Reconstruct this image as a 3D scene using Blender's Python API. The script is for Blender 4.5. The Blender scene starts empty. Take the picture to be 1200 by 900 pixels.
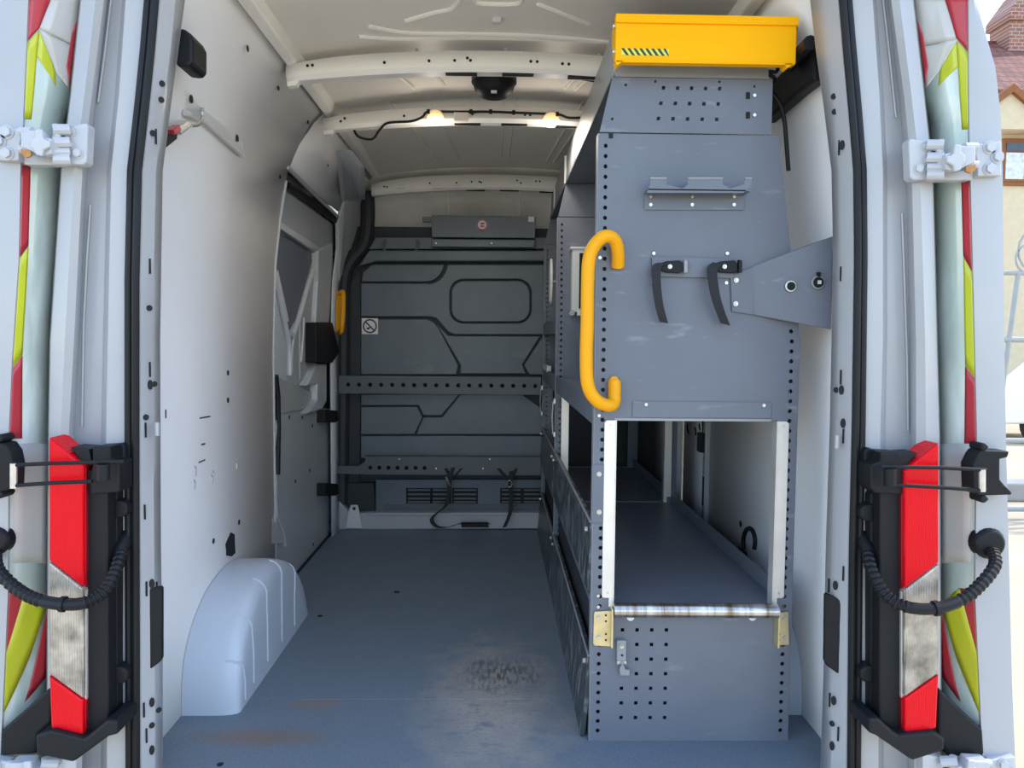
import bpy, bmesh, math, random
from mathutils import Vector, Matrix, Euler
random.seed(7)
S = bpy.context.scene
COL = S.collection
R = math.radians

# ------------------------------------------------------------------ camera
F = 880.0                                    # focal length in pixels of a 1200 px wide frame
CAM = Vector((0, -1.7, 1.05))
YAW, PITCH, ROLL = math.atan(18 / F), math.atan(50 / F), R(0.5)
MC = (Matrix.Rotation(-YAW, 3, 'Z') @ Matrix.Rotation(math.pi / 2 - PITCH, 3, 'X') @ Matrix.Rotation(ROLL, 3, 'Z'))
cd = bpy.data.cameras.new('camera'); cam = bpy.data.objects.new('camera', cd); COL.objects.link(cam)
cam.matrix_world = Matrix.Translation(CAM) @ MC.to_4x4()
cd.sensor_width = 36; cd.lens = F / 1200 * 36; cd.clip_start = .02; cd.clip_end = 400
S.camera = cam

# ------------------------------------------------------------------ sky, sun, exposure
W = bpy.data.worlds.new('sky'); S.world = W; W.use_nodes = True
nt = W.node_tree; nt.nodes.clear()
wo = nt.nodes.new('ShaderNodeOutputWorld'); wb = nt.nodes.new('ShaderNodeBackground')
sk = nt.nodes.new('ShaderNodeTexSky'); sk.sky_type = 'NISHITA'; sk.sun_disc = False
SUN_EL, SUN_AZ = R(52), R(74)                # azimuth from +Y (front of the van) towards +X
sk.sun_elevation = SUN_EL; sk.sun_rotation = SUN_AZ; sk.air_density = 1.0; sk.dust_density = 0.5
tc = nt.nodes.new('ShaderNodeTexCoord'); mp = nt.nodes.new('ShaderNodeMapping'); mp.inputs['Scale'].default_value = (2.2, 2.2, 6)
nz = nt.nodes.new('ShaderNodeTexNoise'); nz.inputs['Scale'].default_value = 1.6; nz.inputs['Detail'].default_value = 6
rp = nt.nodes.new('ShaderNodeValToRGB'); rp.color_ramp.elements[0].position = .48; rp.color_ramp.elements[1].position = .72
mx = nt.nodes.new('ShaderNodeMixRGB'); mx.inputs['Color2'].default_value = (3.9, 4.2, 4.6, 1)
L = nt.links.new
L(tc.outputs['Generated'], mp.inputs['Vector']); L(mp.outputs[0], nz.inputs['Vector']); L(nz.outputs[0], rp.inputs[0])
L(rp.outputs[0], mx.inputs[0]); L(sk.outputs[0], mx.inputs['Color1']); L(mx.outputs[0], wb.inputs[0]); L(wb.outputs[0], wo.inputs[0])
wb.inputs[1].default_value = 0.62
sl = bpy.data.lights.new('sun', 'SUN'); sl.energy = 3.6; sl.angle = R(.6); sl.color = (1, .95, .86)
so = bpy.data.objects.new('sun', sl); COL.objects.link(so)
sd = Vector((math.sin(SUN_AZ) * math.cos(SUN_EL), math.cos(SUN_AZ) * math.cos(SUN_EL), math.sin(SUN_EL)))
so.rotation_euler = sd.to_track_quat('Z', 'Y').to_euler(); so.location = (8, 10, 14)
S.view_settings.view_transform = 'Standard'; S.view_settings.look = 'None'
S.view_settings.gamma = 1; S.view_settings.use_curve_mapping = False
S.view_settings.exposure = -0.10

# ------------------------------------------------------------------ pixel -> place (measuring the photograph)
def ray(x, y): return MC @ Vector(((x - 600) / F, -(y - 450) / F, -1))
def P(x, y, Y): d = ray(x, y); return CAM + d * ((Y - CAM.y) / d.y)
def PX(x, y, X): d = ray(x, y); return CAM + d * ((X - CAM.x) / d.x)
def PZ(x, y, Z): d = ray(x, y); return CAM + d * ((Z - CAM.z) / d.z)
def lerp_tab(tab, v):
    if v <= tab[0][0]: return tab[0][1]
    for (a, b), (c, d) in zip(tab, tab[1:]):
        if v <= c: return b + (d - b) * (v - a) / (c - a)
    return tab[-1][1]
PROF = [(0, .875), (1.0, .878), (1.35, .866), (1.6, .836), (1.70, .812), (1.80, .768), (1.88, .712), (1.93, .665), (2.1, .5)]
def prof(z): return lerp_tab(PROF, z)        # half width of the inside at height z
def PW(x, y, off=0.0):                       # on the left inner wall, off > 0 towards the aisle
    p = PX(x, y, -.86 + off)
    for _ in range(25): p = PX(x, y, -prof(p.z) + off)
    return p

# ------------------------------------------------------------------ materials
MAT = {}
def mat(name, col, rough=.5, metal=0, var=.06, scale=6, bump=0, bscale=200, emit=None, coat=0, alpha=1, trans=0, spec=.5):
    m = bpy.data.materials.new(name); m.use_nodes = True; n = m.node_tree; b = n.nodes['Principled BSDF']
    b.inputs['Roughness'].default_value = rough; b.inputs['Metallic'].default_value = metal
    b.inputs['Specular IOR Level'].default_value = spec
    if coat: b.inputs['Coat Weight'].default_value = coat
    if trans: b.inputs['Transmission Weight'].default_value = trans
    c = n.nodes.new('ShaderNodeTexCoord'); t = n.nodes.new('ShaderNodeTexNoise')
    t.inputs['Scale'].default_value = scale; t.inputs['Detail'].default_value = 5
    n.links.new(c.outputs['Object'], t.inputs['Vector'])
    r = n.nodes.new('ShaderNodeValToRGB')
    r.color_ramp.elements[0].position = .3; r.color_ramp.elements[1].position = .7
    r.color_ramp.elements[0].color = tuple(max(0, x * (1 - var)) for x in col) + (1,)
    r.color_ramp.elements[1].color = tuple(min(1, x * (1 + var)) for x in col) + (1,)
    n.links.new(t.outputs[0], r.inputs[0]); n.links.new(r.outputs[0], b.inputs['Base Color'])
    if bump:
        t2 = n.nodes.new('ShaderNodeTexNoise'); t2.inputs['Scale'].default_value = bscale; t2.inputs['Detail'].default_value = 2
        bp = n.nodes.new('ShaderNodeBump'); bp.inputs['Strength'].default_value = bump; bp.inputs['Distance'].default_value = .002
        n.links.new(c.outputs['Object'], t2.inputs['Vector']); n.links.new(t2.outputs[0], bp.inputs['Height'])
        n.links.new(bp.outputs[0], b.inputs['Normal'])
    if emit:
        b.inputs['Emission Color'].default_value = emit[:3] + (1,); b.inputs['Emission Strength'].default_value = emit[3]
    MAT[name] = m; return m
mat('white_paint', (.385, .392, .405), .36, var=.025, coat=.3)
mat('arch_paint', (.47, .52, .59), .38, var=.03)
mat('lining', (.70, .69, .70), .5, var=.035, scale=3)
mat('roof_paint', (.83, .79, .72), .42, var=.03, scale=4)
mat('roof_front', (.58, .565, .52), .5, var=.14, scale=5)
mat('bow_paint', (.88, .86, .81), .4, var=.03)
mat('door_grey', (.40, .42, .43), .38, var=.05)
mat('door_frame', (.55, .57, .585), .35, var=.05)
mat('powder', (.130, .145, .177), .42, var=.06, scale=7, bump=.10, bscale=700)
mat('powder_edge', (.27, .28, .29), .4, var=.05)
mat('flap', (.038, .048, .055), .34, var=.25, scale=14, bump=.2, bscale=60)
mat('bulkhead', (.105, .131, .150), .40, var=.12, scale=5, bump=.15, bscale=300)
mat('bulkhead_dark', (.022, .027, .032), .6, var=.1)
mat('rail', (.085, .098, .11), .45, var=.08)
mat('rubber', (.010, .011, .013), .45, var=.15, spec=.25)
mat('black_plastic', (.011, .012, .014), .5, var=.15, bump=.1, bscale=400, spec=.22)
mat('hole', (.008, .009, .011), .8, var=.1)
mat('webbing', (.014, .015, .018), .8, var=.2, scale=200)
mat('yellow_paint', (.90, .43, .001), .5, var=.03, scale=5, spec=.10)
mat('handle_yellow', (.82, .36, .006), .4, var=.03, spec=.2)
mat('zinc', (.72, .62, .36), .33, metal=.75, var=.1, scale=30)
mat('steel', (.62, .62, .60), .3, metal=.85, var=.1, scale=40)
mat('alu', (.78, .75, .71), .40, metal=.6, var=.07, scale=12)
mat('hinge_paint', (.47, .48, .50), .4, var=.06, scale=20)
mat('rust', (.42, .20, .07), .8, var=.3, scale=40)
mat('red_lens', (.70, .002, .010), .22, var=.05, spec=.25)
mat('red_dark', (.25, .004, .010), .2, var=.05, coat=.5)
mat('film_pale_glare', (.50, .59, .53), .16, var=.05, scale=9, coat=.6)  # pale mint puts the sky's reflection into the film colour
mat('film_white_glare', (.62, .61, .57), .22, var=.03, coat=.4)  # white glare on the film, put into its colour
mat('film_red', (.52, .035, .050), .3, var=.06, coat=.3)
mat('film_yellow', (.62, .66, .03), .3, var=.06, coat=.3)
mat('paper', (.78, .74, .76), .6, var=.03)
mat('ink_red', (.45, .08, .09), .6)
mat('ink_black', (.03, .03, .035), .6)
mat('lamp_glow', (.9, .6, .25), .4, emit=(1.0, .62, .22, 3.2))
mat('lamp_rim', (.75, .70, .62), .35)
mat('pale_grey', (.62, .63, .62), .45, var=.04)
mat('ground', (.52, .42, .285), .9, var=.10, scale=1.3, bump=.4, bscale=30)
mat('cream_wall', (.62, .52, .35), .85, var=.05)
mat('timber', (.24, .085, .022), .7, var=.12)
mat('curtain', (.60, .64, .68), .6, var=.25, scale=9)
mat('glass_dark', (.05, .06, .07), .08, var=.1)
mat('kerb', (.33, .32, .30), .85, var=.1)
mat('fence_metal', (.33, .34, .33), .5, var=.08)
mat('tyre', (.02, .02, .02), .8)
mat('car_white', (.80, .80, .80), .25, coat=.5, var=.02)
mat('terracotta', (.50, .30, .16), .8, var=.12)

def nodes_of(name): m = MAT[name]; return m.node_tree.nodes, m.node_tree.links, m.node_tree.nodes['Principled BSDF']
def floor_mat():                              # grey vinyl with worn brown patches
    m = mat('vinyl', (.10, .12, .14), .50, var=.1); n, l, b = nodes_of('vinyl')
    c = n.new('ShaderNodeTexCoord')
    def noise(scale, vec=(1, 1, 1), detail=6):
        mpn = n.new('ShaderNodeMapping'); mpn.inputs['Scale'].default_value = vec
        t = n.new('ShaderNodeTexNoise'); t.inputs['Scale'].default_value = scale; t.inputs['Detail'].default_value = detail
        l.new(c.outputs['Object'], mpn.inputs[0]); l.new(mpn.outputs[0], t.inputs[0]); return t.outputs[0]
    def ramp(v, a, bb):
        r = n.new('ShaderNodeMapRange'); r.inputs[1].default_value = a; r.inputs[2].default_value = bb; l.new(v, r.inputs[0]); return r.outputs[0]
    def mul(a, bb):
        k = n.new('ShaderNodeMath'); k.operation = 'MULTIPLY'; l.new(a, k.inputs[0])
        if isinstance(bb, float): k.inputs[1].default_value = bb
        else: l.new(bb, k.inputs[1])
        return k.outputs[0]
    def blob(x, y, rx, ry):
        mpn = n.new('ShaderNodeMapping'); mpn.inputs['Location'].default_value = (-x / rx, -y / ry, 0); mpn.inputs['Scale'].default_value = (1 / rx, 1 / ry, 0)
        v = n.new('ShaderNodeVectorMath'); v.operation = 'LENGTH'
        l.new(c.outputs['Object'], mpn.inputs[0]); l.new(mpn.outputs[0], v.inputs[0])
        ad = n.new('ShaderNodeMath'); ad.operation = 'MULTIPLY_ADD'; l.new(noise(11), ad.inputs[0]); ad.inputs[1].default_value = 1.1; l.new(v.outputs['Value'], ad.inputs[2])
        return ramp(ad.outputs[0], 1.55, .75)
    base = n.new('ShaderNodeMixRGB'); base.inputs[1].default_value = (.125, .160, .195, 1); base.inputs[2].default_value = (.165, .205, .245, 1)
    l.new(ramp(noise(160, detail=2), .3, .7), base.inputs[0])
    def stain(prev, mask, col):
        x = n.new('ShaderNodeMixRGB'); x.inputs[2].default_value = col + (1,); l.new(mask, x.inputs[0]); l.new(prev, x.inputs[1]); return x.outputs[0]
    wear = ramp(noise(8, (1.6, 3.5, 1)), .27, .46); speck = ramp(noise(75, (1, 2.0, 1)), .26, .46)
    o = stain(base.outputs[0], mul(mul(blob(-.01, .43, .25, .56), wear), mul(speck, 1.0)), (.34, .315, .28))
    o = stain(o, mul(mul(blob(.02, .62, .16, .16), ramp(noise(16, (5, 1.2, 1)), .44, .58)), .85), (.085, .08, .06))
    o = stain(o, mul(mul(blob(-.62, .24, .22, .06), speck), .65), (.22, .13, .07))
    o = stain(o, mul(mul(blob(-.52, .42, .14, .05), speck), .45), (.25, .17, .10))
    o = stain(o, mul(ramp(noise(55), .66, .74), .35), (.30, .30, .30))
    l.new(o, b.inputs['Base Color'])
    rr = n.new('ShaderNodeMapRange'); l.new(noise(7), rr.inputs[0]); rr.inputs[3].default_value = .42; rr.inputs[4].default_value = .62
    l.new(rr.outputs[0], b.inputs['Roughness'])
    bp = n.new('ShaderNodeBump'); bp.inputs['Strength'].default_value = .35; bp.inputs['Distance'].default_value = .002
    l.new(noise(420, detail=1), bp.inputs['Height']); l.new(bp.outputs[0], b.inputs['Normal'])
floor_mat()
def scratch(name, col, amount, scale, vec, lo=.62, hi=.70):
    n, l, b = nodes_of(name); old = b.inputs['Base Color'].links[0].from_socket
    c = n.new('ShaderNodeTexCoord'); mpn = n.new('ShaderNodeMapping'); mpn.inputs['Scale'].default_value = vec
    mpn.inputs['Rotation'].default_value = (.4, .2, .1)
    t = n.new('ShaderNodeTexNoise'); t.inputs['Scale'].default_value = scale; t.inputs['Detail'].default_value = 4
    r = n.new('ShaderNodeMapRange'); r.inputs[1].default_value = lo; r.inputs[2].default_value = hi; r.inputs[4].default_value = amount
    x = n.new('ShaderNodeMixRGB'); x.inputs[2].default_value = col + (1,)
    l.new(c.outputs['Object'], mpn.inputs[0]); l.new(mpn.outputs[0], t.inputs[0]); l.new(t.outputs[0], r.inputs[0])
    l.new(r.outputs[0], x.inputs[0]); l.new(old, x.inputs[1]); l.new(x.outputs[0], b.inputs['Base Color'])
scratch('flap', (.22, .24, .255), .9, 9, (1, 5, 1.6), .54, .60)
scratch('powder', (.27, .28, .31), .5, 9, (1, 3, 4), .64, .74)
scratch('bulkhead', (.24, .25, .25), .4, 5, (1, 1, 2), .62, .80)
scratch('film_pale_glare', (.82, .90, .86), .7, 5, (3, 3, .6), .5, .66)  # paler streaks over the painted glare tint
def stripes_bump(name, scale, direction='X', strength=.6):
    n, l, b = nodes_of(name); c = n.new('ShaderNodeTexCoord'); w = n.new('ShaderNodeTexWave'); w.inputs['Scale'].default_value = scale
    w.bands_direction = direction; bp = n.new('ShaderNodeBump'); bp.inputs['Strength'].default_value = strength; bp.inputs['Distance'].default_value = .002
    l.new(c.outputs['Object'], w.inputs[0]); l.new(w.outputs[0], bp.inputs['Height']); l.new(bp.outputs[0], b.inputs['Normal'])
stripes_bump('red_lens', 60, 'X', .25)
def lens_mat():
    mat('clear_lens', (.42, .38, .32), .15, metal=.3, var=.55, scale=22, coat=.3); n, l, b = nodes_of('clear_lens')
    stripes_bump('clear_lens', 55, 'X', .9)
lens_mat()
def roller_mat():
    mat('roller', (.55, .56, .56), .22, metal=.9, var=.1); n, l, b = nodes_of('roller')
    c = n.new('ShaderNodeTexCoord'); mpn = n.new('ShaderNodeMapping'); mpn.inputs['Scale'].default_value = (38, 2, 2)
    t = n.new('ShaderNodeTexNoise'); t.inputs['Scale'].default_value = 1; t.inputs['Detail'].default_value = 5
    r = n.new('ShaderNodeValToRGB'); e = r.color_ramp.elements
    e[0].position = .35; e[0].color = (.24, .17, .10, 1); e[1].position = .6; e[1].color = (.66, .68, .70, 1)
    l.new(c.outputs['Object'], mpn.inputs[0]); l.new(mpn.outputs[0], t.inputs[0]); l.new(t.outputs[0], r.inputs[0]); l.new(r.outputs[0], b.inputs['Base Color'])
roller_mat()
def brick_mat(name, c1, c2, mortar, scale, w=.5, h=.25, rough=.85):
    mat(name, c1, rough); n, l, b = nodes_of(name)
    c = n.new('ShaderNodeTexCoord'); mpn = n.new('ShaderNodeMapping'); mpn.inputs['Rotation'].default_value = (math.pi / 2, 0, 0)
    t = n.new('ShaderNodeTexBrick'); t.inputs['Scale'].default_value = scale; t.inputs['Color1'].default_value = c1 + (1,); t.inputs['Color2'].default_value = c2 + (1,)
    t.inputs['Mortar'].default_value = mortar + (1,); t.inputs['Brick Width'].default_value = w; t.inputs['Row Height'].default_value = h; t.inputs['Mortar Size'].default_value = .03
    l.new(c.outputs['Object'], mpn.inputs[0]); l.new(mpn.outputs[0], t.inputs[0]); l.new(t.outputs[0], b.inputs['Base Color'])
brick_mat('brick', (.26, .10, .07), (.34, .15, .10), (.40, .33, .28), 2.4)
brick_mat('roof_tile', (.17, .06, .045), (.25, .10, .07), (.05, .03, .03), 2.2, .5, .5)

# ------------------------------------------------------------------ mesh helpers
class MB:
    def __init__(s): s.v = []; s.f = []
    def add(s, vs, fs):
        k = len(s.v); s.v += [Vector(v) for v in vs]; s.f += [[i + k for i in f] for f in fs]; return s
    def box(s, x0, x1, y0, y1, z0, z1):
        return s.add([(x, y, z) for x in (x0, x1) for y in (y0, y1) for z in (z0, z1)],
                     [(0, 1, 3, 2), (4, 6, 7, 5), (0, 4, 5, 1), (2, 3, 7, 6), (0, 2, 6, 4), (1, 5, 7, 3)])
    def slab(s, pts, vec):                       # prism: a polygon pushed along vec
        pts = [Vector(p) for p in pts]; n = len(pts); vec = Vector(vec)
        return s.add(pts + [p + vec for p in pts], [list(range(n)), list(range(2 * n - 1, n - 1, -1))] + [(i, i + n, (i + 1) % n + n, (i + 1) % n) for i in range(n)])
    def loft(s, rows, close=False, caps=False):
        n = len(rows[0]); vs = [p for r in rows for p in r]; fs = []
        for a in range(len(rows) - 1):
            for i in range(n if close else n - 1):
                j = (i + 1) % n; fs.append((a * n + i, a * n + j, (a + 1) * n + j, (a + 1) * n + i))
        if caps: fs += [list(range(n))[::-1], [(len(rows) - 1) * n + i for i in range(n)]]
        return s.add(vs, fs)
    def tube(s, path, r, n=10, caps=True):
        path = [Vector(p) for p in path]; rs = r if isinstance(r, (list, tuple)) else [r] * len(path); rows = []; up = None
        for i, p in enumerate(path):
            t = (path[min(i + 1, len(path) - 1)] - path[max(i - 1, 0)]).normalized()
            if up is None: up = Vector((0, 0, 1)) if abs(t.z) < .9 else Vector((0, 1, 0))
            a = (up - t * up.dot(t)).normalized(); b = t.cross(a); up = a
            rows.append([p + (a * math.cos(2 * math.pi * k / n) + b * math.sin(2 * math.pi * k / n)) * rs[i] for k in range(n)])
        return s.loft(rows, True, caps)
    def cyl(s, a, b, r, n=14, r2=None): return s.tube([a, b], [r, r if r2 is None else r2], n)
    def ribbon(s, path, wvec, th):               # a flat strap
        path = [Vector(p) for p in path]; wv = Vector(wvec) / 2; rows = []
        for i, p in enumerate(path):
            t = (path[min(i + 1, len(path) - 1)] - path[max(i - 1, 0)]).normalized(); nrm = t.cross(wv).normalized() * th / 2
            rows.append([p - wv - nrm, p + wv - nrm, p + wv + nrm, p - wv + nrm])
        return s.loft(rows, True, True)
    def mesh(s, name):
        me = bpy.data.meshes.new(name); me.from_pydata([tuple(v) for v in s.v], [], s.f)
        bm = bmesh.new(); bm.from_mesh(me); bmesh.ops.recalc_face_normals(bm, faces=bm.faces); bm.to_mesh(me); bm.free(); return me
    def build(s, name, m, parent=None, bevel=0, smooth=False, solid=0, label=None, seg=2, angle=35, origin=None):
        me = s.mesh(name); o = bpy.data.objects.new(name, me); COL.objects.link(o); me.materials.append(MAT[m])
        if parent is not None:
            me.transform(Matrix.Translation(-worg(parent))); o.parent = parent; o['_w'] = list(worg(parent))
        else:
            if origin is None:
                xs = [v.x for v in s.v]; ys = [v.y for v in s.v]; zs = [v.z for v in s.v]
                origin = Vector(((min(xs) + max(xs)) / 2, (min(ys) + max(ys)) / 2, min(zs)))
            me.transform(Matrix.Translation(-Vector(origin))); o.location = origin; o['_w'] = list(origin)
        if smooth:
            me.polygons.foreach_set('use_smooth', [True] * len(me.polygons))
            try: me.set_sharp_from_angle(angle=R(angle))
            except Exception: pass
        if solid: k = o.modifiers.new('thick', 'SOLIDIFY'); k.thickness = solid; k.offset = 0
        if bevel:
            k = o.modifiers.new('bevel', 'BEVEL'); k.width = bevel; k.segments = seg; k.limit_method = 'ANGLE'; k.angle_limit = R(32)
            k.harden_normals = False
        if label: o['label'] = label
        return o
def worg(o): return Vector(o['_w'])
def thing(name, label, cat, loc, group=None):
    o = bpy.data.objects.new(name, None); COL.objects.link(o); o.location = loc; o['_w'] = list(loc); o.empty_display_size = .05
    return tag(o, label, cat, group)
def tag(o, label, cat, group=None):
    o['label'] = label; o['category'] = cat
    if group: o['group'] = group
    return o
def struct(o, label=None, cat=None):
    o['kind'] = 'structure'
    if label: o['label'] = label
    if cat: o['category'] = cat
    return o
def inst(name, me, loc, parent, rot=None):       # a piece sharing mesh data
    o = bpy.data.objects.new(name, me); COL.objects.link(o); o.parent = parent; o.location = Vector(loc) - worg(parent); o['_w'] = list(loc)
    if rot is not None: o.rotation_euler = rot
    return o
def local_mesh(mb, name, m, smooth=False):
    me = mb.mesh(name); me.materials.append(MAT[m])
    if smooth:
        me.polygons.foreach_set('use_smooth', [True] * len(me.polygons))
        try: me.set_sharp_from_angle(angle=R(35))
        except Exception: pass
    return me
def curve_plate(name, outer, holes, Y, depth, m, parent, bevel=.004):   # XZ plate with holes, front face at Y
    cu = bpy.data.curves.new(name, 'CURVE'); cu.dimensions = '2D'; cu.fill_mode = 'BOTH'; cu.extrude = max(depth / 2 - bevel, .0005); cu.bevel_depth = bevel; cu.bevel_resolution = 2
    for ring in [outer] + holes:
        sp = cu.splines.new('POLY'); sp.points.add(len(ring) - 1); sp.use_cyclic_u = True
        for q, (a, b) in zip(sp.points, ring): q.co = (a, b, 0, 1)
    o = bpy.data.objects.new(name, cu); COL.objects.link(o)
    me = bpy.data.meshes.new_from_object(o.evaluated_get(bpy.context.evaluated_depsgraph_get())); bpy.data.objects.remove(o)
    me.transform(Matrix.Rotation(math.pi / 2, 4, 'X')); me.transform(Matrix.Translation(Vector((0, Y + depth / 2, 0)) - worg(parent)))
    me.materials.clear(); me.materials.append(MAT[m]); o = bpy.data.objects.new(name, me); COL.objects.link(o); o.parent = parent; o['_w'] = list(worg(parent)); return o
def rrect(x0, x1, z0, z1, r, n=6):
    out = []
    for cx, cz, a in ((x1 - r, z1 - r, 0), (x0 + r, z1 - r, 90), (x0 + r, z0 + r, 180), (x1 - r, z0 + r, 270)):
        for k in range(n + 1): t = R(a + 90 * k / n); out.append((cx + r * math.cos(t), cz + r * math.sin(t)))
    return out
def smooth_path(pts, n=8):
    pts = [Vector(p) for p in pts]; out = []
    for i in range(len(pts) - 1):
        p0, p1, p2, p3 = pts[max(i - 1, 0)], pts[i], pts[i + 1], pts[min(i + 2, len(pts) - 1)]
        for k in range(n):
            t = k / n; out.append(.5 * ((2 * p1) + (p2 - p0) * t + (2 * p0 - 5 * p1 + 4 * p2 - p3) * t * t + (3 * p1 - p0 - 3 * p2 + p3) * t ** 3))
    return out + [pts[-1]]
def grid_panel(u0, u1, v0, v1, holes, to3d, cut=()):
    """sheet in (u,v) with real holes: (cu, cv, half size, 'o' or 's'); cut = open rectangles"""
    us = {u0, u1}; vs = {v0, v1}; rd = lambda q: round(q, 5); cell = {}
    for cu_, cv, h, k in holes:
        us |= {cu_ - h, cu_ + h}; vs |= {cv - h, cv + h}
    for a, b, c, d in cut: us |= {a, b}; vs |= {c, d}
    us = sorted({rd(q) for q in us}); vs = sorted({rd(q) for q in vs}); b = MB()
    def rect_faces(a, c, bb, d): b.add([to3d(a, bb), to3d(c, bb), to3d(c, d), to3d(a, d)], [(0, 1, 2, 3)])
    rows = {}
    for h in holes: rows.setdefault((rd(h[0] - h[2]), rd(h[1] - h[2])), h)
    hb = [(h[0] - h[2] - 1e-4, h[0] + h[2] + 1e-4, h[1] - h[2] - 1e-4, h[1] + h[2] + 1e-4) for h in holes]
    for i in range(len(us) - 1):
        for j in range(len(vs) - 1):
            a, c, bb, d = us[i], us[i + 1], vs[j], vs[j + 1]; mu, mv = (a + c) / 2, (bb + d) / 2
            if any(q[0] < mu < q[1] and q[2] < mv < q[3] for q in cut): continue
            if any(q[0] < mu < q[1] and q[2] < mv < q[3] for q in hb): continue
            rect_faces(a, c, bb, d)
    for cu_, cv, h, k in holes:
        if k == 's': continue
        cr = [(cu_ - h, cv - h), (cu_ + h, cv - h), (cu_ + h, cv + h), (cu_ - h, cv + h)]
        oc = [(cu_ + h * .92 * math.cos(R(a)), cv + h * .92 * math.sin(R(a))) for a in (202.5, 247.5, 292.5, 337.5, 22.5, 67.5, 112.5, 157.5)]
        vv = [to3d(*q) for q in cr + oc]
        b.add(vv, [(0, 1, 6, 5), (1, 2, 8, 7), (2, 3, 10, 9), (3, 0, 4, 11), (0, 5, 4), (1, 7, 6), (2, 9, 8), (3, 11, 10)])
    return b
# small shared pieces (axis -Y, towards the door)
def disc(r, t, n=12): return MB().cyl((0, 0, 0), (0, -t, 0), r, n)
BOLT = local_mesh(disc(.0062, .003).cyl((0, -.003, 0), (0, -.0055, 0), .0045, 12, .003), 'bolt', 'steel', True)
BOLT_S = local_mesh(disc(.0042, .003), 'bolt_small', 'steel', True)
HOLE = local_mesh(disc(.006, .0012), 'hole', 'hole')
HOLE_X = local_mesh(MB().cyl((0, 0, 0), (.0015, 0, 0), .009, 12), 'hole', 'hole')
SLOT = local_mesh(MB().box(-.028, .028, -.0015, 0, -.006, .006), 'slot', 'hole')
HBOLT = local_mesh(MB().cyl((0, 0, 0), (0, -.010, 0), .011, 6).cyl((0, 0, 0), (0, -.003, 0), .015, 14), 'bolt', 'hinge_paint', True)

# ================================================================== THE VAN SHELL
# floor
fl = struct(MB().box(-.99, .99, -.06, 2.75, -.06, -.004).build('floor', 'black_plastic', origin=(0, 0, 0)), 'grey vinyl load floor of the van with a worn brown patch')
for a, b in ((-.055, .449), (.452, 2.5)):
    MB().box(-.885, .885, a, b, -.004, 0).build('floor_board', 'vinyl', fl, bevel=.0015)
for px, py, r in ((375, 722, .010), (465, 694, .012), (258, 896, .008)):
    p = PZ(px, py, 0); MB().cyl((p.x, p.y, 0), (p.x, p.y, .0015), r, 14).build('floor_plug', 'hole', fl)

# outer sides (keep daylight out)
def side_shell(sgn):
    rows = []
    for y in (.10, 2.95):
        rows.append([(sgn * x, y, z) for z, x in ((-.45, .94), (-.3, .985), (0, 1.0), (.9, 1.0), (1.4, .965), (1.75, .90), (1.95, .80), (2.10, .62))])
    return MB().loft(rows)
def mk_wall(side, sgn):
    o = struct(side_shell(sgn).build('wall_' + side, 'white_paint', smooth=True, solid=.012, origin=(sgn * .95, 1.5, 0)))
    return o
wl = mk_wall('left', -1); wr = mk_wall('right', 1)
wl['label'] = 'pale grey lined left wall of the load space'; wr['label'] = 'pale grey lined right wall behind the shelving'

def liner(sgn, y0, y1, parent, name='lining_panel', zs=None, m='lining', off=0):
    zs = zs or [0, .3, .6, 1.0, 1.15, 1.35, 1.5, 1.6, 1.70, 1.76, 1.80, 1.84, 1.88, 1.93]
    rows = [[(sgn * (prof(z) - off), y, z) for z in zs] for y in (y0, y1)]
    return MB().loft(rows).build(name, m, parent, smooth=True, solid=.006)
liner(-1, .06, 1.25, wl)
# B pillar return at the end of the left lining: bright steel edge
zs = [.33, .6, 1.0, 1.15, 1.35, 1.5, 1.66]
MB().loft([[(-prof(z) + .004, 1.248, z) for z in zs], [(-prof(z) - .045, 1.27, z) for z in zs]]).build('pillar_edge', 'white_paint', wl, smooth=True, solid=.004)
MB().tube([(-prof(z) + .004, 1.252, z) for z in (.33, .45, .7, .95, 1.15, 1.35, 1.5, 1.66)], .006, 8).build('edge_bead', 'white_paint', wl, smooth=True)
# band above the sliding door and front post
liner(-1, 1.25, 2.46, wl, 'upper_panel', [1.70, 1.75, 1.80, 1.84, 1.88, 1.93])
MB().loft([[(-prof(z) + .002, y, z) for z in (0, .4, 1.0, 1.35, 1.55, 1.68, 1.80, 1.9)] for y in (2.28, 2.48)] ).build('front_post', 'door_frame', wl, smooth=True, solid=.01)
pp = [(400, 178), (412, 176), (428, 196), (428, 236), (424, 292), (404, 316), (398, 330), (397, 262), (404, 236)]
MB().slab([PW(x, y, .012) for x, y in pp], (-.02, 0, 0)).build('post_gusset', 'door_frame', wl, bevel=.004)
MB().tube([PW(x, y, .014) for x, y in ((410, 188), (408, 205), (405, 222))], .006, 8).build('gusset_bead', 'door_frame', wl, smooth=True)
# rail over the door
MB().tube([PW(x, y, .004) for x, y in ((337, 196), (352, 211), (372, 231), (392, 250), (400, 258))], .008, 8).build('door_rail', 'door_frame', wl, smooth=True)
# roof rail both sides
for sgn, par in ((-1, wl), (1, wr)):
    MB().slab([(sgn * .665, .02, 1.905), (sgn * .635, .02, 1.915), (sgn * .625, .02, 1.955), (sgn * .665, .02, 1.965)], (0, 2.34, 0)).build('roof_rail', 'bow_paint', par, bevel=.006)
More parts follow.
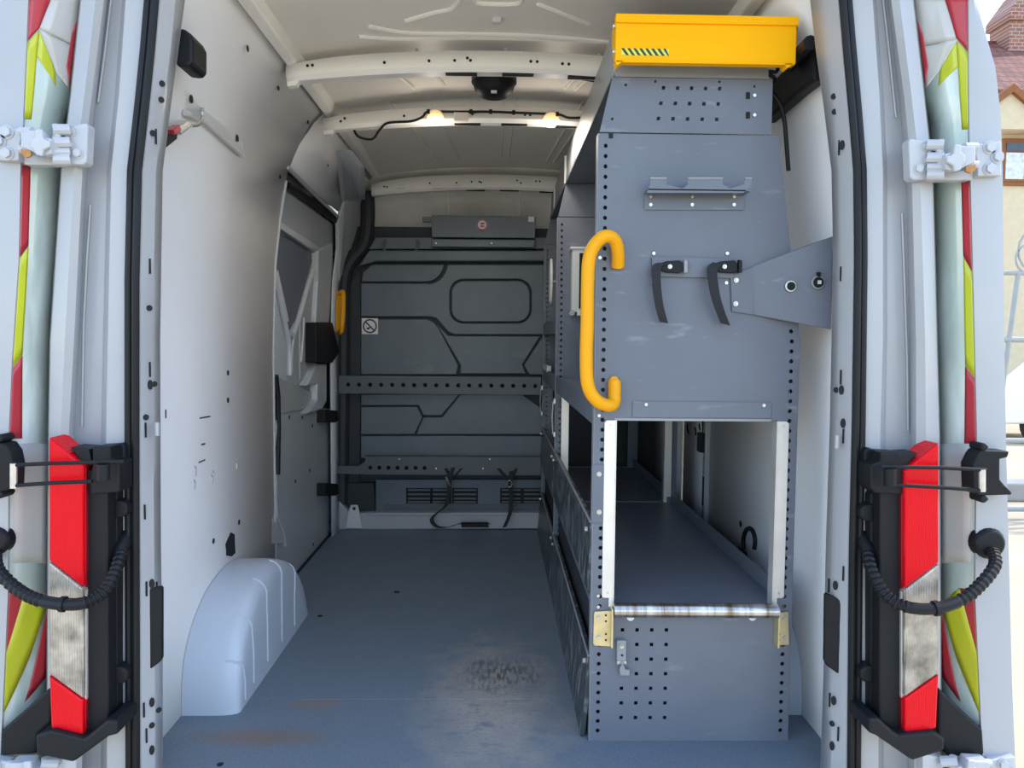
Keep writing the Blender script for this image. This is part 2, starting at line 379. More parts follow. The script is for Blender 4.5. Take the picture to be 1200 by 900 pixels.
# little dark holes in the lining
for x, y in ((290, 57), (326, 103), (361, 143), (384, 193), (401, 187), (328, 207), (267, 437), (267, 469), (280, 612), (250, 634)):
    p = PW(x, y, .003); inst('fixing_hole', HOLE_X, p, wl)
p = [PW(x, y, .006) for x, y in ((266, 645), (265, 638), (271, 624), (275, 626), (276, 648), (272, 652), (266, 651))]
MB().slab(p, (-.006, 0, 0)).build('torn_opening', 'hole', wl)
for pts in (((234, 490), (246, 488)), ((236, 521), (240, 520)), ((233, 542), (240, 539)), ((194, 480), (194, 490))):
    MB().tube([PW(x, y, .0035) for x, y in pts], .0022, 6).build('scratch_mark', 'hole', wl)
for x, y in ((250, 562), (248, 567), (228, 574), (277, 550), (229, 558)):
    a = PW(x, y, .0035); MB().tube([a, a + Vector((0, .004, .02)), a + Vector((0, -.004, .03))], .003, 6).build('chip_mark', 'white_paint', wl)
# lower bracket by the door
MB().slab([PW(x, y, .004) for x, y in ((319, 608), (322, 600), (333, 628), (333, 637), (319, 637))], (-.02, 0, 0)).build('sill_bracket', 'white_paint', wl, bevel=.003)
MB().tube([PW(x, y, .008) for x, y in ((323, 580), (324, 605), (333, 626), (334, 640))], .006, 8).build('sill_bead', 'white_paint', wl, smooth=True)

# right wall lining and what shows of it
mat('lining_lightened', (.75, .75, .76), .5, var=.03)  # same lining made lighter to stand in for missing daylight
liner(1, .06, 1.35, wr, m='lining_lightened'); liner(1, 1.36, 1.80, wr, 'scuffed_panel', None, 'lining_lightened', -.01); liner(1, 1.81, 2.5, wr)
MB().box(.855, .877, 1.335, 1.37, .3, 1.2).build('post_strip', 'white_paint', wr, bevel=.004)
MB().box(.835, .874, 1.345, 1.395, .60, .68).build('latch_block', 'black_plastic', wr, bevel=.004)
MB().box(.853, .858, 1.34, 1.36, .38, .50).build('post_slot', 'hole', wr)
for i in range(9):
    yy = 1.42 + random.random() * .3; zz = .62 + random.random() * .35
    MB().tube([(.883, yy, zz), (.883, yy + .03 * random.random(), zz + .02), (.883, yy + .015, zz + .07 * random.random() + .02)], .005, 5).build('scuff_mark', 'hole', wr)
for px, py in ((868, 614), (940, 128)):
    p = PX(px, py, .871); o = inst('fixing_hole', HOLE_X, p, wr, (0, 0, math.pi)); o.scale = (1, 1.3, 1.3)
ring = [PX(878 + 7 * math.cos(R(a)), 635 + 16 * math.sin(R(a)), .868) for a in range(150, 400, 20)]
MB().tube(ring, .008, 8).build('tie_ring', 'black_plastic', wr, smooth=True)
MB().box(.868, .873, ring[0].y - .02, ring[0].y + .06, ring[0].z - .05, ring[0].z - .01).build('ring_base', 'hole', wr)

# ceiling
def zroof(x, y): return 2.005 - .14 * x * x - (max(0, y - 1.5) ** 2) * .035
xs = [-.70 + 1.4 * i / 20 for i in range(21)]; ys = [-.10, .3, .7, 1.1, 1.5, 1.8, 2.1, 2.4]
ce = struct(MB().loft([[(x, y, zroof(x, y)) for x in xs] for y in ys]).build('ceiling', 'roof_paint', smooth=True, origin=(0, 1.2, 2.0)), 'bare painted steel roof of the van with ribs')
MB().loft([[(x, y, zroof(x, y) + .05) for x in [-1.0 + i * .1 for i in range(21)]] for y in (-.1, .9, 1.9, 2.95)]).build('roof_skin', 'white_paint', ce, smooth=True, solid=.02)
for x in (-.42, -.27, .02, .07, .33, .38):      # lengthwise swages between the bows
    for a, b in ((.80, 1.15), (1.30, 2.2)):
        MB().tube([(x * (1 - .05 * k), a + (b - a) * k / 5, zroof(x, a + (b - a) * k / 5) + .002) for k in range(6)], .006, 6).build('swage', 'roof_paint', ce, smooth=True)
def roofpt(px, py, dz=-.001):
    p = PZ(px, py, 1.98)
    for _ in range(12): p = PZ(px, py, zroof(p.x, p.y) + dz)
    return p
for pts in (((432, 30), (480, 38), (560, 39), (640, 42), (715, 49)), ((420, 42), (470, 45), (560, 44), (640, 46), (715, 49)), ((475, 24), (510, 14), (530, 9), (540, -4)), ((556, -6), (560, 3), (605, 4), (612, -4)), ((630, 4), (660, 16), (690, 28))):
    MB().tube(smooth_path([roofpt(*q) for q in pts], 5), .007, 6).build('swage', 'bow_paint', ce, smooth=True)
p = roofpt(582, 22); MB().box(p.x - .014, p.x + .014, p.y - .012, p.y + .012, p.z - .014, p.z + .01).build('roof_clip', 'pale_grey', ce, bevel=.003)

# roof front above the bulkhead (slopes down to it)
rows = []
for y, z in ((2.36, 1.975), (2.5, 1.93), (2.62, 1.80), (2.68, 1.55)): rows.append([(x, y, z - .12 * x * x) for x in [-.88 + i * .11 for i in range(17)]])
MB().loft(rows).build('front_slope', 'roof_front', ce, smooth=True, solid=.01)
for x in (-.28, .12):
    MB().tube([(x, y - .004, z - .12 * x * x - .004) for y, z in ((2.5, 1.93), (2.62, 1.80), (2.68, 1.55))], .004, 6).build('swage', 'roof_paint', ce, smooth=True)

# roof bows
def bow(n, Y, zb, h, k, label, x0=-.668, x1=.668):
    sec = [(0, h), (0, .012), (.012, 0), (.05, 0), (.06, .02), (.06, h)]
    rows = []
    for i in range(25):
        x = x0 + (x1 - x0) * i / 24; e = 1 - min(1, (abs(x) / .668)) ** 6 * .25
        rows.append([(x, Y + a, zb - k * x * x + b * (e if b > .03 else 1)) for a, b in sec])
    o = struct(MB().loft(rows).build('trim_%d' % n, 'bow_paint', smooth=True, solid=.003, origin=(0, Y, zb)), label)
    zz = lambda x: zb - k * x * x
    for x in (-.60, -.585, -.36, -.22, -.14, -.10, -.09, .10, .12, .20, .22, .40, .46):
        if x1 > x: inst('bow_hole', HOLE, (x, Y - .0014, zz(x) + h * random.choice((.45, .5, .62))), o).scale = (.8, 1, .8)
    for x in (-.12, .06, .27, .45):
        MB().box(x - .05, x + .05, Y + .014, Y + .040, zz(x) - .004, zz(x) + .002).build('bow_slot', 'hole', o)
    return o
def zpx(px, py, Y): return P(px, py, Y).z
B1 = bow(1, .72, zpx(545, 82, .72), .060, .09, 'pale steel roof bow nearest the rear doors')
B2 = bow(2, 1.22, zpx(545, 142, 1.22), .055, .09, 'pale steel roof bow carrying the two lit lamps')
B3 = bow(3, 2.32, zpx(545, 221, 2.32), .075, .09, 'pale steel roof bow nearest the bulkhead')
for x in (470, 512, 536, 565):
    p = P(x, 219, 2.318); MB().tube([p + Vector((a, -.004, 0)) for a in (-.02, .02)], .010, 8).build('bow_boss', 'bow_paint', B3, smooth=True)
for b_, z_ in ((B1, .72), (B2, 1.22)):           # tabs holding the bows to the roof rail
    for sg_ in (-1, 1):
        zz_ = worg(b_).z - .09 * .44; MB().slab([(sg_ * .668, z_ + .01, zz_ + .01), (sg_ * .63, z_ + .01, zz_ + .004), (sg_ * .64, z_ + .01, zz_ - .012), (sg_ * .668, z_ + .01, zz_ - .016)], (0, .03, 0)).build('bow_tab', 'bow_paint', b_, bevel=.002)

# ================================================================== BULKHEAD (front wall of the load space)
YB = 2.50
bw = struct(MB().box(-.98, .98, YB + .03, YB + .06, -.05, 1.68).build('wall_front', 'bulkhead_dark', origin=(0, YB, 0)), 'dark grey moulded bulkhead with recessed grooves')
def XZ(pts, Y=YB): return [(p.x, p.z) for p in (P(x, y, Y) for x, y in pts)]
def arc(cx, cy, r, a0, a1, n=5): return [(cx + r * math.cos(R(a0 + (a1 - a0) * i / n)), cy + r * math.sin(R(a0 + (a1 - a0) * i / n))) for i in range(n + 1)]
def pad(pts, holes=(), d=.03, m='bulkhead'): return curve_plate('moulded_panel', XZ(pts), [XZ(h) for h in holes], YB, d, m, bw, .006)
pad([(436, 311)] + [(519, 311)] + arc(499, 309, 20, 20, 90) + [(425, 329), (426, 320)])
def rr_px(x0, x1, y0, y1, r): return [(a, b) for a, b in rrect(x0, x1, y0, y1, r)]
pad([(424, 333), (499, 333)] + arc(500, 309, 25, 85, 12) + [(525, 311), (648, 311), (648, 391), (535, 391)] + arc(535, 376, 15, 100, 140, 3) + [(512, 372), (503, 370), (424, 370)], [rr_px(526, 624, 326, 380, 17)])
pad(rr_px(530, 620, 330, 376, 14))
pad([(424, 375), (500, 375), (507, 378), (513, 385), (536, 428), (534, 438), (424, 438)])
pad([(518, 388), (524, 394), (535, 395), (631, 395), (611, 427), (615, 437), (540, 437), (541, 428)])
pad([(636, 397), (648, 397), (648, 438), (621, 438), (615, 428)])
pad([(424, 463), (536, 463), (517, 486), (497, 486), (491, 474), (424, 474)], d=.022)
pad([(424, 478), (488, 478), (494, 489), (485, 508), (424, 508)], d=.022)
pad([(540, 463), (612, 463), (648, 490), (648, 508), (489, 508), (497, 490), (519, 490)], d=.022)
pad([(399, 345), (421, 318), (421, 600), (399, 600)], d=.012, m='bulkhead_dark')
pad([(424, 512), (648, 512), (648, 536), (424, 536)], d=.028)
# top ledge and cover
MB().slab([P(x, y, YB - .05) for x, y in ((432, 293), (650, 293), (650, 306), (440, 306), (420, 312))], (0, .09, 0)).build('ledge', 'bulkhead', bw, bevel=.008)
MB().slab([P(x, y, YB - .02) for x, y in ((440, 278), (650, 278), (650, 292), (432, 292))], (0, .07, 0)).build('ledge', 'bulkhead', bw, bevel=.004)
MB().tube(smooth_path([P(x, y, YB - .04) for x, y in ((452, 281), (449, 290), (456, 296), (482, 296), (489, 290), (489, 281))], 5), .007, 8).build('ledge_clip', 'bulkhead', bw, smooth=True)
# black foam collar along the left edge
MB().tube(smooth_path([P(x, y, YB - .01) for x, y in ((430, 225), (431, 255), (427, 285), (413, 303), (405, 318), (402, 345), (402, 400), (401, 500), (400, 590))], 5), .04, 10).build('foam_collar', 'bulkhead_dark', bw, smooth=True)
# vents at the bottom
MB().slab([P(x, y, YB + .0) for x, y in ((440, 562), (648, 562), (648, 600), (440, 600))], (0, .03, 0)).build('vent_panel', 'bulkhead', bw, bevel=.004)
MB().slab([P(x, y, YB - .02) for x, y in ((395, 566), (438, 566), (440, 600), (395, 600))], (0, .05, 0)).build('lower_block', 'bulkhead_dark', bw, bevel=.006)
for x0, x1 in ((478, 504), (507, 527), (532, 558), (588, 610), (614, 634)):
    for y in (574, 579, 584, 588):
        a, b = P(x0, y, YB - .006), P(x1, y + .3, YB - .006); MB().box(a.x, b.x, YB - .008, YB + .002, a.z - .006, a.z + .004).build('vent_slat', 'rail', bw)
    a, b = P(x0 - 2, 590, YB), P(x1 + 2, 572, YB); MB().box(a.x, b.x, YB - .002, YB + .001, a.z, b.z).build('vent_recess', 'hole', bw)
MB().slab([P(x, y, YB - .01) for x, y in ((450, 592), (640, 592), (640, 597), (450, 597))], (0, .02, 0)).build('vent_lip', 'rail', bw, bevel=.002)

# white sill in front of the bulkhead and the tab on it
bb = struct(MB().slab([P(x, y, 2.44) for x, y in ((394, 586), (398, 588), (410, 602), (428, 601), (630, 601), (650, 601), (650, 619.5), (394, 620.5))], (0, .06, 0)).build('baseboard_front', 'white_paint', bevel=.004), 'white steel sill under the bulkhead')
for x0, x1 in ((430, 520), (532, 626)):
    MB().tube([P(x0, 603.5, 2.437), P(x1, 603.5, 2.437)], .004, 6).build('sill_bead', 'white_paint', bb, smooth=True)
tb = MB().slab([P(x, y, 2.425) for x, y in ((405, 619), (408, 600), (411, 592), (419, 592), (421, 600), (424, 619))], (0, .012, 0)).build('fixing_tab', 'pale_grey', bevel=.002)
tag(tb, 'small pale steel tab with a hole standing on the white sill', 'bracket')
p = P(415, 596, 2.424); inst('tab_hole', HOLE, p, tb).scale = (1.5, 1, 1.5)
for x, y in ((410, 613), (418, 613)): inst('rivet', BOLT_S, P(x, y, 2.424), tb).scale = (.8, 1, .8)

# perforated lashing rails across the bulkhead
def lash(name, y0, y1, x0, x1, holes, Y, label, lead=None):
    a, b = P(x0, y1, Y), P(x1, y0, Y); zc = (a.z + b.z) / 2; h = abs(b.z - a.z) / 2
    t = thing(name, label, 'rail', (a.x, Y, zc), 'lashing rails on the bulkhead')
    hs = [(P(x, (y0 + y1) / 2, Y).x, zc + dz, .013, 'o') for x, dz in holes]
    g = grid_panel(a.x, b.x, zc - h, zc + h, hs, lambda u, v: Vector((u, Y, v)))
    g.build('rail_face', 'rail', t, solid=.003)
    MB().box(a.x, b.x, Y, Y + .04, zc + h - .003, zc + h).build('rail_flange', 'rail', t)
    MB().box(a.x, b.x, Y, Y + .04, zc - h, zc - h + .003).build('rail_flange', 'rail', t)
    return t
r1 = lash('lashing_rail', 442, 461, 397, 634, [(408 + 12.9 * i, 0) for i in range(18)], 2.44, 'upper perforated rail with a full row of round holes across the bulkhead')
r2 = lash('lashing_rail', 536, 556, 428, 634, [(434 + 10.6 * i, -.012) for i in range(7)], 2.42, 'lower rail with seven holes and hanging black straps on the bulkhead')
MB().slab([P(x, y, 2.42) for x, y in ((396, 546), (420, 546), (428, 541), (428, 556), (396, 555))], (0, .003, 0)).build('rail_end', 'rail', r2)
for x, y in ((468, 538), (574, 538), (511, 549), (566, 549)): inst('bolt', BOLT_S, P(x, y, 2.418), r2)

# board above the bulkhead with a round sticker
cv = MB().slab([P(x, y, 2.40) for x, y in ((506, 252), (628, 254), (627, 279), (506, 278))], (0, .05, 0)).build('cover_board', 'bulkhead', bevel=.003)
tag(cv, 'dark grey flat cover board above the bulkhead with a round red sticker', 'panel')
MB().slab([P(x, y, 2.395) for x, y in ((506, 280), (627, 281), (626, 290), (506, 289))], (0, .05, 0)).build('lower_strip', 'bulkhead', cv, bevel=.003)
MB().slab([P(x, y, 2.42) for x, y in ((495, 254), (505, 254), (505, 260), (495, 260))], (0, .03, 0)).build('end_lug', 'bulkhead', cv, bevel=.002)
for x in (511, 576): inst('screw', BOLT_S, P(x, 285, 2.394), cv).scale = (.8, 1, .8)
def sticker(name, cx, cy, Y, r, label):
    c = P(cx, cy, Y); t = thing(name, label, 'sticker', c)
    MB().cyl(c, c + Vector((0, -.001, 0)), r, 24).build('disc', 'paper', t)
    MB().slab([c + Vector((-.016, -.0002, -r * .8)), c + Vector((.016, -.0002, -r * .8)), c + Vector((.002, -.0002, -r * 1.35))], (0, -.0008, 0)).build('disc_tip', 'ink_red', t)
    rows = [[c + Vector((q * math.cos(R(a)), -.0016, q * math.sin(R(a)))) for q in (r * .78, r * .98)] for a in range(0, 361, 15)]
    MB().loft(rows).build('ring', 'ink_red', t, solid=.0006)
    MB().slab([c + Vector((a * r, -.0012, b * r)) for a, b in ((-.4, .1), (-.1, .4), (.45, .35), (.4, .1), (-.1, .05))], (0, -.0008, 0)).build('figure', 'ink_red', t)
    MB().slab([c + Vector((a * r, -.0012, b * r)) for a, b in ((-.35, -.12), (.4, -.12), (.35, -.4), (-.3, -.4))], (0, -.0008, 0)).build('figure', 'ink_red', t)
    return t
sticker('round_sticker', 565, 263.5, 2.399, .030, 'round red and white sticker on the dark cover board')
a, b = P(619, 260, 2.399), P(626, 254, 2.399)
tag(MB().box(a.x, b.x, 2.398, 2.4, a.z, b.z).build('small_label', 'paper'), 'tiny square white label at the right of the cover board', 'label')
# no smoking sticker
a, b = P(424, 391.5, YB - .003), P(443, 373, YB - .003); cx, cz, rr = (a.x + b.x) / 2, (a.z + b.z) / 2, (b.x - a.x) / 2
ns = tag(MB().box(a.x, b.x, YB - .004, YB - .003, a.z, b.z).build('no_smoking_sticker', 'paper', origin=(cx, YB, a.z)), 'square white no smoking sticker on the left of the bulkhead', 'sticker')
MB().loft([[Vector((cx + q * math.cos(R(t)), YB - .0046, cz + q * math.sin(R(t)))) for q in (rr * .70, rr * .88)] for t in range(0, 361, 15)]).build('prohibition_ring', 'ink_black', ns, solid=.0006)
MB().slab([(cx + u * rr, YB - .0043, cz + v * rr) for u, v in ((-.60, .48), (-.48, .60), (.60, -.48), (.48, -.60))], (0, -.0008, 0)).build('prohibition_bar', 'ink_black', ns)
MB().slab([(cx + u * rr, YB - .0043, cz + v * rr) for u, v in ((-.45, -.2), (.1, -.1), (.1, -.2), (-.2, -.45), (-.3, -.4))], (0, -.0008, 0)).build('cigarette_mark', 'ink_black', ns)

# straps hanging from the lower rail
def strap(px, Y, label, extra=()):
    t = thing('tie_strap', label, 'strap', P(px[-1][0], px[-1][1], Y), 'black straps hanging at the bulkhead')
    MB().ribbon(smooth_path([P(x, y, Y + d) for x, y, d in px], 6), (.022, 0, .006), .003).build('webbing', 'webbing', t, smooth=True)
    for e in extra: MB().ribbon([P(x, y, Y - .002) for x, y in e], (.016, 0, .004), .003).build('loop', 'webbing', t)
    return t
s1 = strap([(531, 548, 0), (527, 562, -.01), (526, 578, -.02), (522, 593, -.03), (510, 603, -.04), (506, 610, -.05), (512, 617, -.06), (524, 618, -.08), (538, 614, -.06), (555, 613, -.04), (573, 614, -.03)], 2.41, 'long black strap looped down over the white sill', [[(522, 549), (528, 558)], [(541, 549), (531, 560)]])
MB().slab([P(x, y, 2.385) for x, y in ((540, 612), (572, 612), (573, 618), (541, 618))], (0, .003, 0)).build('strap_tail', 'webbing', s1)
p = P(525, 563, 2.39); MB().tube([p + Vector((-.012, 0, .02)), p + Vector((.0, -.01, 0)), p + Vector((.012, 0, -.03))], .005, 8).build('buckle', 'steel', s1, smooth=True)
s2 = strap([(599, 552, 0), (598, 565, -.01), (599, 580, -.02), (598, 600, -.04), (591, 618, -.05)], 2.41, 'short black strap hanging straight at the right of the bulkhead', [[(584, 549), (594, 561)], [(605, 549), (600, 561)]])
MB().tube([P(597 + 3 * math.cos(R(a)), 567 + 4 * math.sin(R(a)), 2.39) for a in range(0, 361, 40)], .003, 6).build('buckle', 'steel', s2, smooth=True)

# yellow grab handle by the sliding door
h = P(399, 388, 2.30); gh = thing('grab_handle', 'small yellow grab handle beside the bulkhead', 'handle', h)
MB().tube(smooth_path([P(x, y, 2.34 if i in (0, 4) else 2.27) for i, (x, y) in enumerate(((398, 344), (402, 343), (402, 365), (400, 388), (396, 389)))], 6), .012, 10).build('grip', 'handle_yellow', gh, smooth=True)
MB().slab([P(x, y, 2.345) for x, y in ((394, 341), (401, 341), (400, 390), (393, 390))], (0, .01, 0)).build('mount_plate', 'handle_yellow', gh, bevel=.003)

# ================================================================== SLIDING SIDE DOOR (inner face, left)
d1 = struct(MB().loft([[(-prof(z) - .055, y, z) for z in (-.05, .4, .8, 1.1, 1.35, 1.55, 1.72)] for y in (1.2, 2.40)]).build('door_1', 'door_grey', smooth=True, solid=.01, origin=(-.93, 1.75, 0)), 'grey sliding side door seen from inside')
def wplate(name, px, off0, off1, m, bevel=.006): return MB().slab([PW(x, y, off1) for x, y in px], (off0 - off1, 0, 0)).build(name, m, d1, bevel=bevel)
wplate('top_frame', [(334, 222), (345, 228), (390, 262), (393, 300), (372, 298), (362, 290), (326, 266)], -.055, -.028, 'door_grey')
wplate('top_bead', [(327, 258), (372, 288), (378, 294), (362, 290), (326, 266)], -.03, -.022, 'door_frame', .004)
wplate('blank_window', [(327, 273), (360, 290), (365, 295), (366, 306), (346, 376), (340, 386), (336, 380), (324, 330)], -.052, -.044, 'powder', .003)
wplate('frame_column', [(373, 294), (390, 284), (391, 330), (386, 379), (370, 379), (373, 330)], -.055, -.015, 'door_frame', .008)
wplate('inner_panel', [(368, 304), (372, 306), (369, 440), (362, 446), (352, 446), (352, 370)], -.055, -.044, 'door_grey', .003)
wplate('lower_frame', [(371, 426), (383, 426), (383, 470), (378, 480), (360, 485), (372, 468), (372, 450), (360, 452)], -.055, -.012, 'door_frame', .008)
wplate('lower_panel', [(325, 492), (386, 478), (388, 560), (391, 612), (397, 618), (352, 672), (330, 700), (324, 660)], -.06, -.03, 'door_grey', .004)
wplate('mid_panel', [(324, 440), (345, 450), (350, 452), (372, 462), (372, 476), (325, 486)], -.056, -.040, 'door_grey', .004)
for pts, r in ((((371, 304), (360, 336), (350, 372), (343, 392)), .013), (((323, 318), (328, 350), (335, 385), (339, 410), (339, 440)), .012), (((326, 326), (332, 352), (337, 376)), .006), (((356, 372), (355, 395), (352.5, 424)), .005), (((377, 296), (378, 306)), .007), (((345, 392), (342, 412), (342, 436)), .005)):
    MB().tube(smooth_path([PW(x, y, -.04) for x, y in pts], 4), r, 8).build('pressed_rib', 'door_frame', d1, smooth=True)
MB().tube(smooth_path([PW(x, y, -.012) for x, y in ((336, 217), (350, 226), (380, 248), (392, 258), (397, 272), (397, 330), (395, 400), (392, 500), (390, 612))], 4), .016, 8).build('rubber_seal', 'rubber', d1, smooth=True)
MB().tube([PW(x, y, -.03) for x, y in ((323, 440), (325.5, 465), (326, 500), (325, 556))], .012, 8).build('rubber_seal', 'rubber', d1, smooth=True)
MB().tube([PW(x, y, .0) for x, y in ((401, 316), (399, 345), (396, 385))], .005, 8).build('door_edge', 'door_frame', d1, smooth=True)
MB().tube([PW(x, y, .0) for x, y in ((392, 420), (392.5, 484))], .005, 8).build('door_edge', 'white_paint', d1, smooth=True)
MB().tube([PW(x, y, .0) for x, y in ((393, 496), (393.5, 568))], .005, 8).build('door_edge', 'white_paint', d1, smooth=True)
wplate('latch', [(371, 378), (390, 378), (397, 408), (397, 415), (390, 425), (371, 425)], -.05, .012, 'black_plastic', .006)
for y in (489, 575): wplate('catch', [(381, y - 9), (396, y - 8), (397, y + 4), (394, y + 6), (381, y + 6)], -.04, .012, 'black_plastic', .005)
for x, y in ((339, 489), (354, 489), (366, 499), (363, 551), (346, 564), (367, 638)): inst('fixing_hole', HOLE_X, PW(x, y, -.029), d1)

# ================================================================== WHEEL ARCHES
def arch(sgn, x_in, x_out, label):
    y0, y1 = .355, 1.16
    yz = [(y0, 0), (y0 + .002, .06), (y0 + .015, .13), (y0 + .055, .20), (y0 + .13, .262), (y0 + .23, .302), (y0 + .35, .318), (y0 + .46, .31), (y0 + .58, .27), (y0 + .68, .20), (y0 + .75, .11), (y0 + .80, 0)]
    fine = smooth_path([(0, a, b) for a, b in yz], 4); cy = y0 + .4
    sec = [(0, 1.0), (.55, 1.0), (.74, .992), (.87, .968), (.955, .925), (1.0, .86)]
    rows = []
    for p in fine:
        row = []
        for t, k in sec: row.append((sgn * (x_out + (x_in - x_out) * t), cy + (p.y - cy) * (.93 + .07 * k if k < 1 else 1) * (k * .3 + .7), p.z * k))
        row.append((sgn * x_in, cy + (p.y - cy) * .90, p.z * .5 if p.z > .02 else 0)); row.append((sgn * x_in, cy + (p.y - cy) * .9, 0)); rows.append(row)
    o = MB().loft(rows).build('wheel_arch', 'arch_paint', smooth=True, origin=(sgn * (x_in + x_out) / 2, .75, 0), angle=60)
    tag(o, label, 'wheel arch', 'wheel arches')
    for k in (9, 15, 21, 27, 33):                # pressed ribs over the top and down the side
        MB().tube([rows[k][i] for i in range(2, 7)] + [Vector(rows[k][6]) * 1.0 - Vector((0, 0, rows[k][6][2] * .75))], .004, 6).build('pressed_rib', 'arch_paint', o, smooth=True)
    return o
arch(-1, .715, .871, 'rounded white wheel arch on the left of the floor')
arch(1, .80, .871, 'narrow white wheel arch behind the shelving on the right')

# ================================================================== REAR PILLARS, SEALS, DOORS
ROWS = [-260, -140, -60, 0, 60, 112, 160, 200, 260, 330, 400, 460, 510, 600, 700, 800, 900, 990]
def tabx(tab, y):
    if y < tab[0][0]: (a, b), (c, d) = tab[0], tab[1]; return b + (d - b) * (y - a) / (c - a)
    return lerp_tab(tab, y)
# each line: table of (py, px), depth Y.  left side then right side, from inside to outside
LEFT = {
 'in':   ([(0, 216), (60, 208), (120, 200), (200, 190), (400, 187), (650, 188), (760, 190), (900, 190)], .075),
 'fl':   ([(0, 205), (60, 199), (120, 191), (200, 182), (400, 178), (650, 180), (760, 181), (900, 181)], .03),
 'si':   ([(0, 188), (60, 183), (120, 177), (200, 168), (330, 165), (500, 165), (900, 166)], .0),
 'so':   ([(0, 170), (60, 165), (120, 159), (200, 150), (330, 147), (500, 147), (900, 148)], .0),
 'g1':   ([(0, 148), (112, 140), (200, 131), (400, 127), (510, 125), (900, 126)], -.008),
 'g1b':  ([(0, 144), (112, 135), (200, 126), (400, 121), (510, 119), (900, 119)], .022),
 'g2b':  ([(0, 127), (112, 114), (200, 102), (400, 93), (510, 87), (900, 84)], .022),
 'g2':   ([(0, 121), (112, 107), (200, 96), (400, 86), (510, 80), (900, 77)], -.02),
 'e1':   ([(0, 112), (112, 99), (200, 87), (400, 76), (510, 71), (900, 68)], -.034),
 'e2':   ([(0, 96), (112, 84), (200, 73), (400, 60), (510, 58), (900, 56)], -.02),
 'e3':   ([(0, 94), (112, 82), (200, 71), (400, 58), (510, 56), (900, 54)], .05)}
RIGHT = {
 'in':   ([(0, 950), (60, 957), (125, 966), (200, 975), (300, 977), (500, 973), (650, 968), (780, 966), (900, 962)], .075),
 'fl':   ([(0, 968), (60, 973), (125, 980), (200, 986), (300, 987), (500, 984), (650, 980), (900, 974)], .03),
 'si':   ([(0, 982), (60, 987), (125, 993), (200, 999), (300, 1000), (500, 997), (650, 993), (900, 991)], .0),
 'so':   ([(0, 997), (60, 1002), (125, 1008), (200, 1014), (300, 1015), (500, 1013), (650, 1010), (900, 1008)], .0),
 'g1':   ([(0, 1022), (112, 1030), (200, 1034), (400, 1034), (510, 1031), (900, 1029)], -.008),
 'g1b':  ([(0, 1026), (112, 1035), (200, 1039), (400, 1039), (510, 1037), (900, 1035)], .022),
 'g2b':  ([(0, 1040), (112, 1053), (200, 1062), (400, 1066), (510, 1066), (900, 1064)], .022),
 'g2':   ([(0, 1045), (112, 1060), (200, 1069), (400, 1074), (510, 1074), (900, 1072)], -.02),
 'e1':   ([(0, 1054), (112, 1068), (200, 1078), (400, 1084), (510, 1085), (900, 1083)], -.034),
 'e2':   ([(0, 1069), (112, 1082), (200, 1092), (400, 1097), (510, 1100), (900, 1102)], -.02),
 'e3':   ([(0, 1071), (112, 1084), (200, 1094), (400, 1099), (510, 1102), (900, 1104)], .05)}
fine_rows = []
for a, b in zip(ROWS, ROWS[1:]):
    for k in range(3): fine_rows.append(a + (b - a) * k / 3)
fine_rows.append(ROWS[-1])
def pline(D, key, y, dY=0): t, Yd = D[key]; return P(tabx(t, y), y, Yd + dY)
def pillar(n, D, label):
    keys = ['in', 'fl', 'si', 'so', 'g1', 'g1b', 'g2b', 'g2', 'e1', 'e2', 'e3']
    o = struct(MB().loft([[pline(D, k, y) for k in keys] for y in fine_rows]).build('trim_%d' % n, 'white_paint', smooth=True, solid=.0025, angle=28), label)
    # the wall of the pillar going forward to meet the lining
    sg = -1 if D is LEFT else 1
    MB().loft([[pline(D, 'in', y), pline(D, 'in', y) + Vector((sg * .06, .10, 0))] for y in fine_rows]).build('pillar_return', 'white_paint', o, smooth=True, solid=.003)
    # rubber seal: two beads
    for f_, r_, dy in ((.28, .0085, -.006), (.74, .0085, -.004)):
        path = [pline(D, 'si', y).lerp(pline(D, 'so', y), f_) + Vector((0, dy, 0)) for y in fine_rows]
        MB().tube(path, r_, 10).build('rubber_seal', 'rubber', o, smooth=True)
    # swage bead in the groove
    pts = [(133, -60), (130, 0), (123, 60), (115, 120)] if D is LEFT else [(1032, -60), (1035, 0), (1043, 70), (1050, 138)]
    MB().tube([P(x, y, .018) for x, y in pts], .0028, 6).build('swage', 'white_paint', o, smooth=True)
    pts = [(106, 240), (102, 300), (98, 380), (96, 500)] if D is LEFT else [(1057, 250), (1060, 330), (1063, 420), (1064, 505)]
    MB().tube([P(x, y, .018) for x, y in pts], .0028, 6).build('swage', 'white_paint', o, smooth=True)
    return o
pl = pillar(4, LEFT, 'white steel rear door pillar on the left with a black seal')
pr = pillar(5, RIGHT, 'white steel rear door pillar on the right with a black seal')
# rear header and sill closing the opening outside the frame
struct(MB().box(-.86, .86, -.06, .10, 2.03, 2.14).build('trim_6', 'white_paint', bevel=.01), 'white header over the rear door opening')
struct(MB().box(-.98, .98, -.09, .02, -.30, -.06).build('trim_7', 'white_paint', bevel=.01), 'white rear sill below the load floor')
